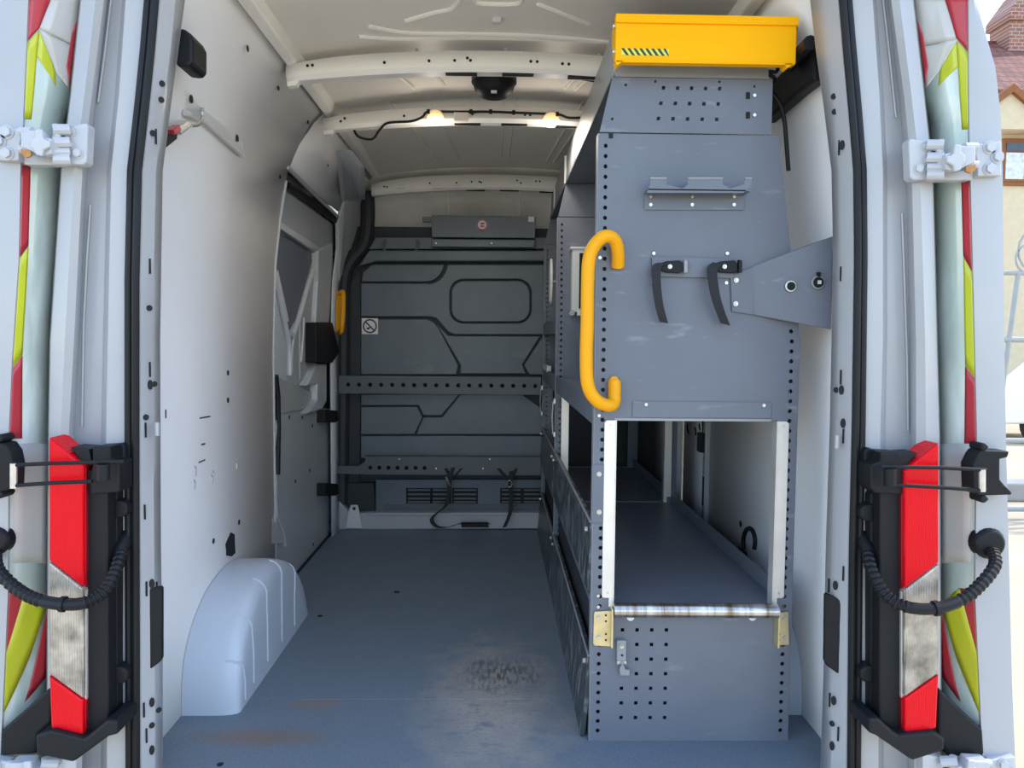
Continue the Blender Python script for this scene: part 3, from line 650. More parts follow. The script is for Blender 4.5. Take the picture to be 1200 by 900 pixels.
# flange holes
def fl_hole(D, par, lst):
    for kind, x, y in lst:
        k = (x - tabx(D['si'][0], y)) / (tabx(D['fl'][0], y) - tabx(D['si'][0], y)); Yd = .03 * max(0, min(1.6, k)) if k <= 1 else .03 + .045 * (k - 1)
        p = P(x, y, Yd - .0045); rz = R(46) if D is LEFT else R(-46)
        if kind == 'o': inst('flange_hole', HOLE, p, par, (0, 0, rz)).scale = (1.1, 1, 1.15)
        elif kind == 'b': inst('flange_hole', HOLE, p, par, (0, 0, rz)).scale = (1.0, 1, 1.9)
        else: MB().box(p.x - .0015, p.x + .0015, p.y - .002, p.y + .001, p.z - .017, p.z + .017).build('flange_slit', 'hole', par)
fl_hole(LEFT, pl, [('o', 190, 98), ('o', 189, 117), ('o', 179, 156), ('i', 183, 160), ('i', 176, 312), ('o', 175, 361), ('i', 176, 433), ('b', 176, 451), ('o', 181, 450), ('o', 171, 489), ('i', 171, 504), ('i', 170, 600), ('b', 178, 684), ('i', 172, 690), ('i', 184, 690), ('b', 178, 823), ('o', 186, 832), ('i', 169, 832), ('o', 178, 850), ('i', 172, 862), ('b', 178, 879)])
fl_hole(RIGHT, pr, [('o', 977, 113), ('o', 978, 131), ('b', 987, 170), ('i', 983, 173), ('i', 985, 321), ('i', 985, 442), ('b', 986, 457), ('o', 980, 457), ('b', 988, 496), ('i', 988, 511), ('i', 988, 672), ('b', 979, 686), ('i', 971, 686), ('b', 977, 821), ('i', 972, 820), ('o', 975, 848), ('i', 982, 860), ('b', 975, 874)])
for par, x, y in ((pl, 187, 495), (pr, 984, 510)):
    a = P(x - 3, y, .012); MB().tube([a, a + Vector((0, 0, -.03))], .005, 8).build('pressed_pip', 'white_paint', par, smooth=True)

# black rectangular cover on each pillar flange
def cover(px, lab):
    o = MB().slab([P(x, y, .012 + d) for x, y, d in px], (0, .012, 0)).build('pillar_cover', 'black_plastic', bevel=.006)
    return tag(o, lab, 'cover', 'black covers on the rear pillars')
cover([(169, 697, 0), (174, 690, .005), (188, 687, .02), (190, 690, .02), (190, 772, .02), (186, 777, .016), (173, 787, .004), (169, 784, 0)], 'tall black plastic cover low on the left pillar flange')
cover([(967, 697, .02), (970, 695, .02), (984, 703, .004), (988, 710, 0), (988, 788, 0), (985, 792, .002), (970, 781, .018), (966, 774, .02)], 'tall black plastic cover low on the right pillar flange')

# ---- rear doors folded back round the corners
DOORL = {'a': ([(0, 95), (112, 83), (145, 74), (200, 72), (400, 59), (510, 57), (900, 55)], .05), 'b': ([(0, 35), (140, 29), (193, 26), (300, 24), (420, 16), (510, 12), (700, 11), (830, 5), (900, 2)], -.03),
         'c': ([(0, 33), (140, 27), (193, 24), (300, 22), (420, 14), (510, 10), (700, 9), (830, 3), (900, 0)], -.045), 'd': ([(0, -5), (140, -22), (300, -28), (900, -34)], -.045)}
DOORR = {'a': ([(0, 1070), (112, 1083), (145, 1092), (200, 1093), (400, 1098), (510, 1101), (900, 1103)], .05), 'b': ([(0, 1133), (140, 1134), (193, 1135), (300, 1138), (420, 1141), (510, 1143), (700, 1141), (830, 1147), (900, 1150)], -.03),
         'c': ([(0, 1135), (140, 1136), (193, 1137), (300, 1140), (420, 1143), (510, 1145), (700, 1143), (830, 1149), (900, 1152)], -.045), 'd': ([(0, 1144), (40, 1155), (80, 1167), (140, 1173), (200, 1175), (400, 1177), (520, 1179), (640, 1182), (800, 1186), (900, 1190)], -.045)}
def rear_door(n, D, sg, label):
    rows = []
    for y in fine_rows:
        c, d = pline(D, 'c', y), pline(D, 'd', y); b = pline(D, 'b', y)
        d2 = d + Vector((0, .78, 0)); c2 = Vector((c.x, .735, c.z))
        rows.append([b, c, c.lerp(d, .5) + Vector((0, -.004, 0)), d, d + Vector((sg * .006, .014, 0)), d2, c2])
    o = struct(MB().loft(rows, True, True).build('door_%d' % n, 'white_paint', smooth=True, angle=40), label)
    MB().loft([[pline(D, 'a', y), pline(D, 'a', y).lerp(pline(D, 'b', y), .5) + Vector((0, .012, 0)), pline(D, 'b', y)] for y in fine_rows]).build('door_wrap', 'film_pale_glare', o, smooth=True, solid=.002)
    return o
dl = rear_door(2, DOORL, -1, 'open rear door folded back at the left edge')
dr = rear_door(3, DOORR, 1, 'open rear door folded back at the right edge')
def film(D, par, poly, m, name='stripe_and_glare', lift=.004):
    """poly in (s, py): s 0 at the pillar, 1 at the door edge"""
    def q(s, y):
        a, b = pline(D, 'a', y), pline(D, 'b', y); return a.lerp(b, s) + Vector((0, .012 * (1 - abs(2 * s - 1)) - lift, 0))
    # split vertically so the film follows the curved wrap
    bm = MB(); (sa0, ya0), (sa1, ya1), (sb1, yb1), (sb0, yb0) = poly; n = 8; rows = []
    for i in range(n + 1):
        t = i / n; row = []
        for j in range(5):
            u = j / 4; sa, ya = sa0 + (sa1 - sa0) * u, ya0 + (ya1 - ya0) * u; sb, yb = sb0 + (sb1 - sb0) * u, yb0 + (yb1 - yb0) * u
            row.append(q(sa + (sb - sa) * t, ya + (yb - ya) * t))
        rows.append(row)
    bm.loft(rows).build(name, m, par, smooth=True, solid=.001)
for D, par, o in ((DOORL, dl, 0), (DOORR, dr, 12)):
    film(D, par, [(.80, 194 + o), (1, 194 + o), (1, 303 + o * 1.4), (.80, 288 + o)], 'film_red')
    film(D, par, [(.80, 289 + o), (1, 304 + o * 1.4), (1, 432 + o), (.78, 416 + o)], 'film_yellow')
    film(D, par, [(.78, 417 + o), (1, 433 + o), (1, 514 + o * .5), (.72, 514 + o * .5)], 'film_red')
    film(D, par, [(.62, -4), (1, -4), (1, 50 + o), (.80, 33 + o)], 'film_red')
    film(D, par, [(0, -4), (.61, -4), (.79, 33 + o), (0, 55)], 'film_white_glare')  # this white patch and the next are painted glare
    film(D, par, [(0, 56), (.79, 34 + o), (.42, 84), (.05, 104)], 'film_white_glare')
    film(D, par, [(.80, 35 + o), (1, 52 + o), (1, 140 + o), (.84, 140 + o)], 'film_yellow')
    film(D, par, [(.79, 37 + o), (.44, 84), (.40, 100), (.81, 66 + o)], 'film_yellow')
    film(D, par, [(.01, 25), (.10, 40), (.16, 78), (.02, 100)], 'film_red', lift=.006)
    film(D, par, [(0, 520), (.9, 520), (.9, 660), (0, 660)], 'film_white_glare')
    film(D, par, [(.60, 690), (1, 690), (1, 765), (.9, 765)], 'film_red')
    film(D, par, [(.0, 708), (.62, 690), (1, 768), (1, 838)], 'film_yellow', lift=.006)
    film(D, par, [(.0, 712), (.0, 714), (.58, 824), (.0, 792)], 'film_red')

# ================================================================== TAIL LAMPS
def tail_lamp(sg, label):
    m = (lambda x, y: (x, y)) if sg < 0 else (lambda x, y: (1157.5 - x + (.012 * (690 - y)) * 0, y * .972 + 21))
    Y0, Y1 = -.085, -.015
    base = P(*m(80, 865), Y1); t = thing('tail_lamp', label, 'lamp', base, 'rear lamps')
    def part(name, px, y0, y1, mt, bev=.004): return MB().slab([P(*m(x, y), y0) for x, y in px], (0, y1 - y0, 0)).build(name, mt, t, bevel=bev)
    part('red_lens', [(57, 512), (97, 546), (97, 688), (57, 657)], Y0, Y1, 'red_lens')
    part('clear_lens', [(57, 658.5), (97, 690), (97, 819), (57, 790)], Y0, Y1, 'clear_lens')
    part('lower_red_lens', [(57, 792), (97, 821), (97, 864), (60, 857)], Y0, Y1, 'red_lens')
    part('side_lens', [(97.5, 545), (101, 549), (101, 689), (97.5, 688)], Y0 + .012, Y1, 'red_dark', .001)
    part('side_lens', [(97.5, 691), (101, 692), (101, 820), (97.5, 819)], Y0 + .012, Y1, 'alu', .001)
    part('side_lens', [(97.5, 822), (101, 823), (101, 868), (97.5, 865)], Y0 + .012, Y1, 'red_dark', .001)
    part('housing', [(101, 550), (126, 555), (127, 846), (101, 866)], Y0 + .02, Y1 + .02, 'black_plastic')
    part('housing_flange', [(126, 560), (137, 575), (137, 836), (126, 846)], -.03, .01, 'black_plastic')
    part('top_cap', [(82, 524), (104, 526), (108, 545), (98, 545)], Y0 + .012, Y1, 'rubber', .002)
    for yy in (792, 597): part('mount_knob', [(133, yy - 11), (143, yy - 10), (149, yy - 5), (149, yy + 5), (143, yy + 10), (133, yy + 11)], -.035, .0, 'black_plastic', .005)
    return t
tail_lamp(-1, 'red and clear rear lamp cluster on the left corner')
tail_lamp(1, 'red and clear rear lamp cluster on the right corner')

# black lower corner trims
def corner_trim(sg, px1, px2, px3, label):
    t = thing('corner_trim', label, 'trim', P(px1[0][0], px1[0][1], -.05), 'black plastic bumper corners')
    MB().slab([P(x, y, -.10) for x, y in px1], (0, .10, 0)).build('step', 'black_plastic', t, bevel=.006)
    MB().slab([P(x, y, -.05) for x, y in px2], (0, .05, 0)).build('wing', 'black_plastic', t, bevel=.006)
    MB().slab([P(x, y, -.03) for x, y in px3], (0, .04, 0)).build('foot', 'black_plastic', t, bevel=.004)
    return t
corner_trim(-1, [(41, 862), (60, 856), (99, 866), (125, 844), (138, 845), (138, 861), (126, 864), (85, 894), (42, 884)], [(0, 858), (56, 808), (60, 812), (60, 846), (44, 860), (42, 884), (0, 886)], [(44, 846), (52, 845), (60, 850), (58, 880), (42, 880)], 'black plastic bumper corner under the left rear lamp')
corner_trim(1, [(1018, 842), (1030, 842), (1052, 862), (1095, 858), (1108, 866), (1107, 880), (1070, 892), (1028, 863), (1018, 859)], [(1100, 806), (1152, 855), (1154, 885), (1112, 888), (1100, 862)], [(1098, 848), (1108, 846), (1118, 880), (1100, 882)], 'black plastic bumper corner under the right rear lamp')

# ================================================================== HINGES
def hinge(sg, dx, dy, label, low=False):
    m = (lambda x, y: (x, y)) if sg < 0 else (lambda x, y: (1172 - x + (0), y + 16))
    mm = lambda x, y: (m(x, y)[0] + dx, m(x, y)[1] + dy)
    t = bpy.data.objects.new('hinge', None); COL.objects.link(t); t.parent = dl if sg < 0 else dr; w_ = P(*mm(50, 195), -.04)
    t.location = w_ - worg(t.parent); t['_w'] = list(w_); t['label'] = label
    def part(name, px, y0, y1, mt='hinge_paint', bev=.003): return MB().slab([P(*mm(x, y), y0) for x, y in px], (0, y1 - y0, 0)).build(name, mt, t, bevel=bev)
    part('body_leaf', [(80, 148), (101, 144), (103, 147), (101, 190), (97, 193), (80, 192)], -.055, -.025)
    part('door_leaf', [(-6, 147), (24, 151), (25, 160), (22, 176), (22, 188), (-6, 188)], -.065, -.04)
    part('arm', [(24, 153), (48, 152), (50, 160), (60, 162), (60, 180), (50, 183), (38, 178), (24, 172)], -.095, -.06)
    part('cross_block', [(41, 151), (49, 151), (50, 162), (58, 165), (58, 172), (50, 176), (49, 183), (41, 181), (40, 176), (36, 172), (36, 163), (41, 160)], -.105, -.095)
    part('back_plate', [(26, 180), (60, 184), (82, 186), (82, 193), (28, 193)], -.05, -.02)
    for y in (152, 167, 178, 187):
        a, b = P(*mm(62, y), -.075), P(*mm(82, y), -.06); MB().tube([a, b], .012 if y != 178 else .009, 10).build('knuckle', 'hinge_paint', t, smooth=True)
    for y in (154, 175):
        a, b = P(*mm(24, y), -.08), P(*mm(38, y), -.085); MB().tube([a, b], .009, 10).build('knuckle', 'hinge_paint', t, smooth=True)
    a = P(*mm(67, 146), -.07); b = P(*mm(66, 192), -.07); MB().tube([a, b], .008, 10).build('pin', 'hinge_paint', t, smooth=True)
    part('rust_stain', [(24, 174), (36, 177), (36, 183), (30, 185), (24, 180)], -.0965, -.09, 'rust', .001)
    for x, y in ((9, 155), (0, 166), (9, 180)): inst('bolt', HBOLT, P(*mm(x, y), -.064), t)
    for x, y in ((92, 180), (81, 170), (83, 154)): inst('bolt', HBOLT, P(*mm(x, y), -.054), t).scale = (.8, .8, .8)
    return t
hinge(-1, 0, 0, 'upper left white door hinge level with the red stripe')
hinge(1, -4, 2, 'upper right white door hinge level with the red stripe')
hinge(-1, -14, 742, 'lower left white door hinge under the bumper corner')
hinge(1, 12, 724, 'lower right white door hinge under the bumper corner')

# ================================================================== DOOR CHECK ARMS
def check(sg, label):
    t = thing('door_check', label, 'door check', P(16 if sg < 0 else 1158, 575, -.07), 'door check arms')
    Yc = -.115
    if sg < 0: rods = [[(17, 545), (60, 543), (146, 541)], [(17, 569), (60, 566), (108, 564)]]; pin = (16, 543, 572); pinc = (121, 544, 562)
    else: rods = [[(1032, 547), (1100, 548), (1156, 551)], [(1040, 568), (1100, 571), (1156, 575)]]; pin = (1151, 550, 576); pinc = (1043, 549, 569)
    for r in rods: MB().tube([P(x, y, Yc) for x, y in r], .0042, 8).build('rod', 'black_plastic', t, smooth=True)
    for x, y0, y1 in (pin,): MB().tube([P(x, y0, Yc), P(x, y1, Yc)], .007, 10).build('pin', 'steel', t, smooth=True)
    x, y0, y1 = pinc; MB().tube([P(x, y0, Yc), P(x, y1, Yc)], .013, 12).build('roller', 'black_plastic', t, smooth=True)
    def part(name, px, a, b): return MB().slab([P(x, y, a) for x, y in px], (0, b - a, 0)).build(name, 'black_plastic', t, bevel=.004)
    if sg < 0:
        part('body_bracket', [(108, 524), (129, 523), (130, 540), (140, 541), (140, 577), (128, 578), (106, 580), (104, 565), (108, 545)], -.075, -.015)
        part('bump_stop', [(135, 524), (138, 520), (143, 519), (146, 523), (146, 540), (135, 543)], -.03, .0)
        part('door_bracket', [(-20, 516), (5, 520), (12, 530), (15, 545), (14, 572), (4, 576), (-20, 577)], -.09, -.045)
        for y in (514, 580): part('bracket_boss', [(-8, y - 4), (0, y - 5), (4, y), (0, y + 5), (-8, y + 4)], -.09, -.045)
    else:
        part('body_bracket', [(1020, 545), (1032, 541), (1032, 530), (1056, 531), (1060, 545), (1058, 580), (1026, 578), (1020, 572)], -.075, -.015)
        part('bump_stop', [(1013, 529), (1016, 525), (1021, 525), (1024, 530), (1024, 543), (1013, 543)], -.03, .0)
        part('door_bracket', [(1140, 545), (1146, 533), (1150, 528), (1183, 529), (1181, 536), (1172, 538), (1172, 562), (1177, 568), (1186, 577), (1186, 580), (1148, 581), (1141, 575)], -.09, -.045)
        for y in (524, 585): part('bracket_boss', [(1150, y - 4), (1155, y - 5), (1160, y), (1155, y + 5), (1150, y + 4)], -.09, -.045)
    return t
check(-1, 'black twin-rod door check arm in front of the left rear lamp')
check(1, 'black twin-rod door check arm in front of the right rear lamp')

# ================================================================== CORRUGATED CABLE CONDUITS
def conduit(px, boot, boot2, label):
    t = thing('cable_conduit', label, 'conduit', P(px[len(px) // 2][0], px[len(px) // 2][1] + 8, -.13), 'corrugated door cable conduits')
    path = smooth_path([P(x, y, d) for x, y, d in px], 18); out = [path[0]]; step = .0036
    for a, b in zip(path, path[1:]):
        d = b - a; l = d.length; k = max(1, int(l / step))
        for i in range(1, k + 1): out.append(a + d * i / k)
    n = len(out); rs = []
    for i in range(n):
        s = i / (n - 1); rs.append((.0128 if .40 < s < .62 else (.0138 if (i // 2) % 2 else .0112)))
    MB().tube(out, rs, 10).build('hose', 'rubber', t)
    k = int(n * .5); MB().tube(out[k - 2:k + 2], .0165, 12).build('clip', 'rubber', t)
    x, y, d, r = boot; c = P(x, y, d); MB().cyl(c + Vector((0, .025, 0)), c, r, 20).cyl(c, c + Vector((0, -.008, 0)), r, 20, r * .8).build('boot', 'rubber', t, bevel=.003)
    x, y, d, r = boot2; c = P(x, y, d); MB().tube([c + Vector((0, .03, .02)), c, c + Vector((0, -.02, -.012))], [r, r, r * .8], 16).build('boot', 'rubber', t, smooth=True)
    return t
conduit([(-6, 648, -.06), (-2, 668, -.09), (20, 690, -.12), (45, 703, -.14), (75, 708, -.15), (100, 706, -.14), (122, 693, -.12), (136, 668, -.08), (142, 645, -.03)], (-6, 634, -.05, .032), (143, 640, -.02, .017), 'black corrugated cable conduit across the left rear lamp')
conduit([(1163, 645, -.06), (1166, 662, -.09), (1150, 684, -.12), (1128, 702, -.14), (1096, 713, -.15), (1062, 711, -.14), (1038, 697, -.12), (1022, 670, -.08), (1016, 645, -.03)], (1160, 637, -.05, .036), (1015, 640, -.02, .017), 'black corrugated cable conduit across the right rear lamp')

# ================================================================== SHELVING RACK
YR, YM, YF = .22, 1.50, 2.40
XL, XR = .252, .778
rk = thing('shelving_unit', 'tall grey perforated steel shelving rack along the right wall', 'shelving', (.515, 1.3, 0))
def taper(z): return 1.0 if z < 1.06 else 1.0 - .135 * (z - 1.06) / .52
def end3d(Y): return lambda u, v: Vector((XL + (u - XL) * taper(v), Y, v))
q = lambda x, y: P(x, y, YR)
ZO0, ZO1 = .365, q(810, 492).z                   # opening
XO0, XO1 = XL + .056, XR - .052
def upright(Y, full):
    hs = []
    pitch = .0257; z = .028
    while z < 1.57:
        if full or True: hs.append((XL + .021, z, .0062, 'o'))
        if z < 1.10: hs.append((XR - .020, z, .0062, 'o'))
        z += pitch
    if full:
        for i in range(4):
            for j in range(7):
                if i == 0 and j in (1, 2, 3): continue
                hs.append((q(728.5 + 17.1 * i, 790).x, q(750, 738 + 17.1 * j).z, .0046, 's'))
    b = grid_panel(XL, XR, 0, 1.575, hs, end3d(Y), [(XO0, XO1, ZO0, ZO1)])
    o = b.build('end_panel', 'powder', rk, solid=.0025)
    # returned edges (fold) along both sides
    for sx, x in ((1, XL), (-1, XR)):
        rows = [[Vector((XL + (x - XL) * taper(z), Y - .001, z)), Vector((XL + (x - XL) * taper(z), Y + .035, z))] for z in (0, .5, 1.06, 1.575)]
        MB().loft(rows).build('edge_fold', 'powder_edge' if sx > 0 else 'powder', o, solid=.0025)
    MB().box(XL + .002, XL + .05, Y + .034, Y + .036, 0, 1.57).build('stile_blind', 'powder', o)  # added plates behind the stiles, blocking light so the holes read dark
    MB().slab([(XR - .046, Y + .034, 0), (XR - .001, Y + .034, 0), (XR - .001, Y + .034, 1.06), (XR - .012, Y + .034, 1.15), (XR - .05, Y + .034, 1.15)], (0, .002, 0)).build('stile_blind', 'powder', o)
    hs = [(q(769 + 17.4 * i, 122).x, q(800, 104 + 18 * j).z, .0045, 's') for i in range(5) for j in range(3)] if full else []
    hs += [(q(x, y).x, q(x, y).z, .004, 'o') for x, y in ((722, 100), (714, 140), (758, 96), (838, 96.5), (882, 102))] if full else []
    zt = 1.712; x0, x1 = XL + .002, XL + (XR - XL) * .83
    def up3(u, v):
        t = (v - 1.577) / (zt - 1.577); return Vector((u + .03 * t * (x1 - u) / (x1 - x0), Y - .0035, v))
    top = grid_panel(x0, x1, 1.577, zt, hs, up3).build('top_panel', 'powder', rk, solid=.0025)
    MB().box(x0 + .03, x1, Y - .0035, Y + .03, zt - .002, zt + .001).build('top_fold', 'powder_edge', top)
    return o, top
nearp, neart = upright(YR, True); midp, midt = upright(YM, False); farp, fart = upright(YF, False)
for x, y in ((884, 112), (884, 135)):            # fasteners on the top panel
    inst('screw', BOLT_S, P(x, y, YR - .006), neart); a = P(x - 7.5, y, YR - .006); MB().box(a.x - .005, a.x + .005, a.y - .001, a.y + .001, a.z - .008, a.z + .008).build('slot', 'hole', neart)
a = P(716, 158, YR - .003); MB().box(a.x - .005, a.x + .005, a.y - .001, a.y + .001, a.z - .008, a.z + .008).build('slot', 'hole', nearp)
# panel seams around the opening
a, b = q(741, 470), q(903, 490)
MB().box(a.x, b.x, YR - .0045, YR - .0015, b.z, a.z).build('cover_plate', 'powder', nearp, bevel=.001)
for x, y in ((757, 474), (895, 475)): inst('bolt', BOLT_S, P(x, y, YR - .005), nearp)
a, b = q(720, 489), q(903, 493); MB().box(a.x, b.x, YR - .003, YR + .012, b.z - .002, b.z + .004).build('opening_lip', 'powder_edge', nearp)
# aluminium guards in the openings
def guard(Y, sx):
    x = XO0 if sx < 0 else XO1; w = .030
    x0, x1 = (x - w, x) if sx < 0 else (x, x + w); z1, z0 = ZO1 - .002, ZO0 + .02
    n = .012; xi0, xi1 = (x - .012, x) if sx < 0 else (x, x + .012)
    pts = [(x0 + (.006 if sx < 0 else 0), z1), (x1 - (.006 if sx > 0 else 0), z1), (x1, z1 - .006), (x1, z0 if sx > 0 else z0 - .022), (xi1 if sx > 0 else x1, z0 if sx > 0 else z0 - .022)]
    if sx < 0: pts = [(x0, z1 - .006), (x0 + .006, z1), (x1, z1), (x1, z0 - .024), (x1 - .012, z0 - .024), (x1 - .012, z0), (x0 + .004, z0), (x0, z0 + .004)]
    else: pts = [(x0, z1), (x1 - .006, z1), (x1, z1 - .006), (x1, z0 + .004), (x1 - .004, z0), (x0 + .012, z0), (x0 + .012, z0 - .024), (x0, z0 - .024)]
    o = MB().slab([(a, Y - .005, b) for a, b in pts], (0, .0035, 0)).build('opening_guard', 'alu', rk, bevel=.001)
    MB().box(x - .0015, x + .0015, Y - .005, Y + .03, z0 - .024, z1).build('guard_return', 'alu', o)
    for z in (z1 - .012, z0 + .014): inst('rivet', BOLT_S, ((x0 + x1) / 2, Y - .005, z), o).scale = (.7, .7, .7)
for Y in (YR, YM):
    for sx in (-1, 1): guard(Y, sx)
# plate on the left stile with two studs
a, b = P(695, 544, YR), P(707, 612, YR)
st = MB().box(a.x - .003, b.x, YR - .005, YR - .0015, b.z, a.z).build('stile_plate', 'powder', rk, bevel=.001)
for x, y in ((702, 555.5), (702, 600)): inst('stud', BOLT, P(x, y, YR - .005), st).scale = (1.05, .7, 1.05)
for x, y in ((702, 487), (703, 302), (701, 698), (701, 711)): inst('stud', BOLT_S, P(x, y, YR - .002), rk)
# decks and shelves
def shelf(z, y0, y1, lip, name='shelf', x1=XR - .02, m='powder'):
    o = MB().box(XL + .004, x1, y0, y1, z - .003, z).build(name, m, rk)
    MB().box(XL, XL + .004, y0, y1, z - lip, z + .012).build('front_lip', m, o, bevel=.001)
    MB().box(x1, x1 + .004, y0, y1, z - .02, z + .045).build('back_lip', m, o, bevel=.001)
    return o
deck = shelf(ZO0 - .004, YR + .004, YM, .004, 'deck'); deck2 = shelf(ZO0 - .004, YM + .004, YF, .004, 'deck')
shelf(.895, YR + .01, YM - .004, .06); shelf(.895, YM + .01, YF - .004, .06); shelf(1.135, YM + .01, YF - .004, .05)
MB().slab([(XL - .004, YM + .5, .90), (XL - .004, YM + .85, .905), (XL - .004, YM + .85, .93), (XL - .004, YM + .5, .93)], (.02, 0, 0)).build('lit_shelf_end', 'pale_grey', rk)  # pale wedge paints the light falling on the far shelf end
# roller at the mouth of the deck
a, b = P(719, 715, YR - .022), P(911, 716, YR - .022)
ro = MB().tube([a, b], .0185, 20).build('roller', 'roller', rk, smooth=True)
for s_, px in ((-1, [(697, 717), (715, 716), (717, 718), (715, 758), (697, 757), (695, 755), (696, 720)]), (1, [(909, 719), (924, 717), (925, 756), (909, 757)])):
    o = MB().slab([P(x, y, YR - .008) for x, y in px], (0, .006, 0)).build('roller_bracket', 'zinc', rk, bevel=.0015)
    x = a.x - .006 if s_ < 0 else b.x; zz = P(700, 758, YR).z
    MB().box(x, x + .004, YR - .032, YR - .002, zz + .01, a.z + .004).build('bracket_ear', 'zinc', o)
    for y in (723, 746):
        inst('bolt', BOLT, P(701 if s_ < 0 else 918.5, y + (0 if s_ < 0 else 1), YR - .008), o)
    for y in (721, 728, 743, 750): inst('bracket_hole', HOLE, P(710 if s_ < 0 else 913, y, YR - .008), o).scale = (.45, 1, .45)
for x in (739, 882):
    c = P(x, 723, YR - .004); MB().cyl(c, c + Vector((0, .003, 0)), .0105, 16).build('end_disc', 'paper', rk)
# small catch on the lower panel
ct = MB().slab([P(x, y, YR - .016) for x, y in ((723, 751), (734, 751), (734, 779), (723, 779))], (0, .014, 0)).build('catch', 'powder_edge', rk, bevel=.002)
inst('bolt', BOLT, P(728.5, 757, YR - .017), ct); inst('catch_hole', HOLE, P(729, 768, YR - .017), ct).scale = (.5, 1, .5)
for x in (725.5, 732): MB().slab([P(x - 2, 775, YR - .02), P(x + 2, 775, YR - .02), P(x + (2 if x > 729 else -2), 779, YR - .02)], (0, .004, 0)).build('catch_tooth', 'steel', ct)
MB().slab([P(x, y, YR - .014) for x, y in ((728, 779), (731, 779), (733, 785), (738, 785), (738, 792), (727, 792), (726, 785))], (0, .01, 0)).build('catch_lever', 'powder_edge', ct, bevel=.002)
# aisle side boards (dark, scuffed), leaning slightly out
for z0, z1, dx in ((.395, .580, .006), (.0, .220, .018)):
    for y0, y1 in ((YR + .02, YM - .01), (YM + .01, YF)):
        o = MB().slab([(XL - .004 - dx, y0, z0), (XL - .004 - dx, y1, z0), (XL - .002, y1, z1), (XL - .002, y0, z1)], (.012, 0, 0)).build('side_board', 'flap', rk, bevel=.002)
        MB().tube([(XL - .003, y0, z1), (XL - .003, y1, z1)], .0035, 6).build('board_edge', 'powder_edge', o, smooth=True)
        for yy in (y0 + .04, y1 - .04): MB().cyl((XL - .006, yy, z1 - .03), (XL - .014, yy, z1 - .03), .007, 10).build('stud', 'steel', o)
MB().box(XL + .02, XL + .026, YR + .04, YF, .0, .36).build('gap_shade', 'bulkhead_dark', rk)  # dark sheet standing in for the shade below the deck
for yy in (YM - .05, YF - .05):                  # buckles on the aisle side
    for z in (.80, .66): MB().box(XL - .012, XL - .002, yy - .012, yy + .012, z - .012, z + .012).build('catch_plate', 'steel', rk, bevel=.003)
    MB().tube([(XL - .012, yy, .80), (XL - .016, yy, .73), (XL - .012, yy, .66)], .004, 6).build('catch_wire', 'steel', rk, smooth=True)
# top tray
zb, zt = q(714, 90).z + .0, q(714, 90).z + .135
MB().box(XL + .03, XR - .10, YR, YF + .02, zb, zb + .003).build('top_tray', 'powder', rk)
for y0, y1 in ((YR - .002, YM), (YM + .003, YF - .3), (YF - .297, YF + .02)):
    o = MB().slab([(XL + .030, y0, zb - .004), (XL + .030, y1, zb - .004), (XL + .040, y1, zt), (XL + .040, y0, zt)], (.003, 0, 0)).build('tray_side', 'powder_edge', rk)
    MB().box(XL + .026, XL + .034, y1 - .004, y1 + .002, zb, zt - .02).build('lit_tray_seam', 'pale_grey', o)  # pale strip paints the light caught on the segment end
MB().box(XL + .04, XR - .10, YR - .002, YR + .002, zb, zt).build('tray_end', 'powder_edge', rk)
# yellow grab handle on the near upright
hp = [(724, 312, -.012), (724, 296, -.030), (720, 281, -.048), (709, 277, -.06), (697, 287, -.06), (690, 305, -.06), (688.5, 340, -.06), (688, 380, -.06), (687, 420, -.06), (689, 452, -.06), (699, 469, -.055), (712, 475, -.045), (719, 472, -.032), (720, 460, -.02), (720, 447, -.012)]
o = MB().tube(smooth_path([P(x, y, YR + d) for x, y, d in hp], 6), .0165, 14).build('grab_handle', 'handle_yellow', rk, smooth=True, label='bright yellow tubular grab handle')
for px in ([(718, 285), (728, 285), (728, 305), (726, 311), (721, 311), (718, 305)], [(714, 478), (714, 446), (717, 441), (723, 441), (726, 446), (726, 474), (722, 480)]):
    MB().slab([P(x, y, YR - .012) for x, y in px], (0, .012, 0)).build('handle_foot', 'handle_yellow', o, bevel=.003)
for y in (447, 455): inst('bolt', BOLT_S, P(720, y, YR - .022), o).scale = (.9, 1, .9)
# hook bracket
hb = MB().slab([P(x, y, YR - .006) for x, y in ((756, 224), (872, 224), (872, 246), (755, 246))], (0, .004, 0)).build('hook_bracket', 'powder', rk, bevel=.001)
top = [(758, 226), (762, 216), (762, 209), (781, 209), (781, 216), (800, 221), (806, 216), (806, 208), (847, 208), (847, 216), (856, 221), (872, 216), (873, 209), (881, 209), (881, 218), (871, 226)]
prof_pts = [P(x, y, YR - .055) for x, y in top]; 
o = MB().slab([Vector((v.x, YR - .055 + .0, v.z)) for v in prof_pts], (0, .003, 0)).build('hook_plate', 'powder', hb)
a, b = P(757, 224, YR - .03), P(876, 226, YR - .03); MB().box(a.x, b.x, YR - .055, YR - .004, a.z - .002, a.z + .001).build('hook_shelf', 'powder', hb)
for x0, x1 in ((762, 781), (806, 847), (873, 881)):
    a, b = P(x0, 209, YR - .055), P(x1, 209, YR - .055); MB().tube([a, b], .0028, 6).build('hook_rim', 'powder_edge', hb, smooth=True)
for x in (762.5, 811, 860):
    for y in (230.5, 240): inst('bolt', BOLT_S, P(x, y, YR - .007), hb)
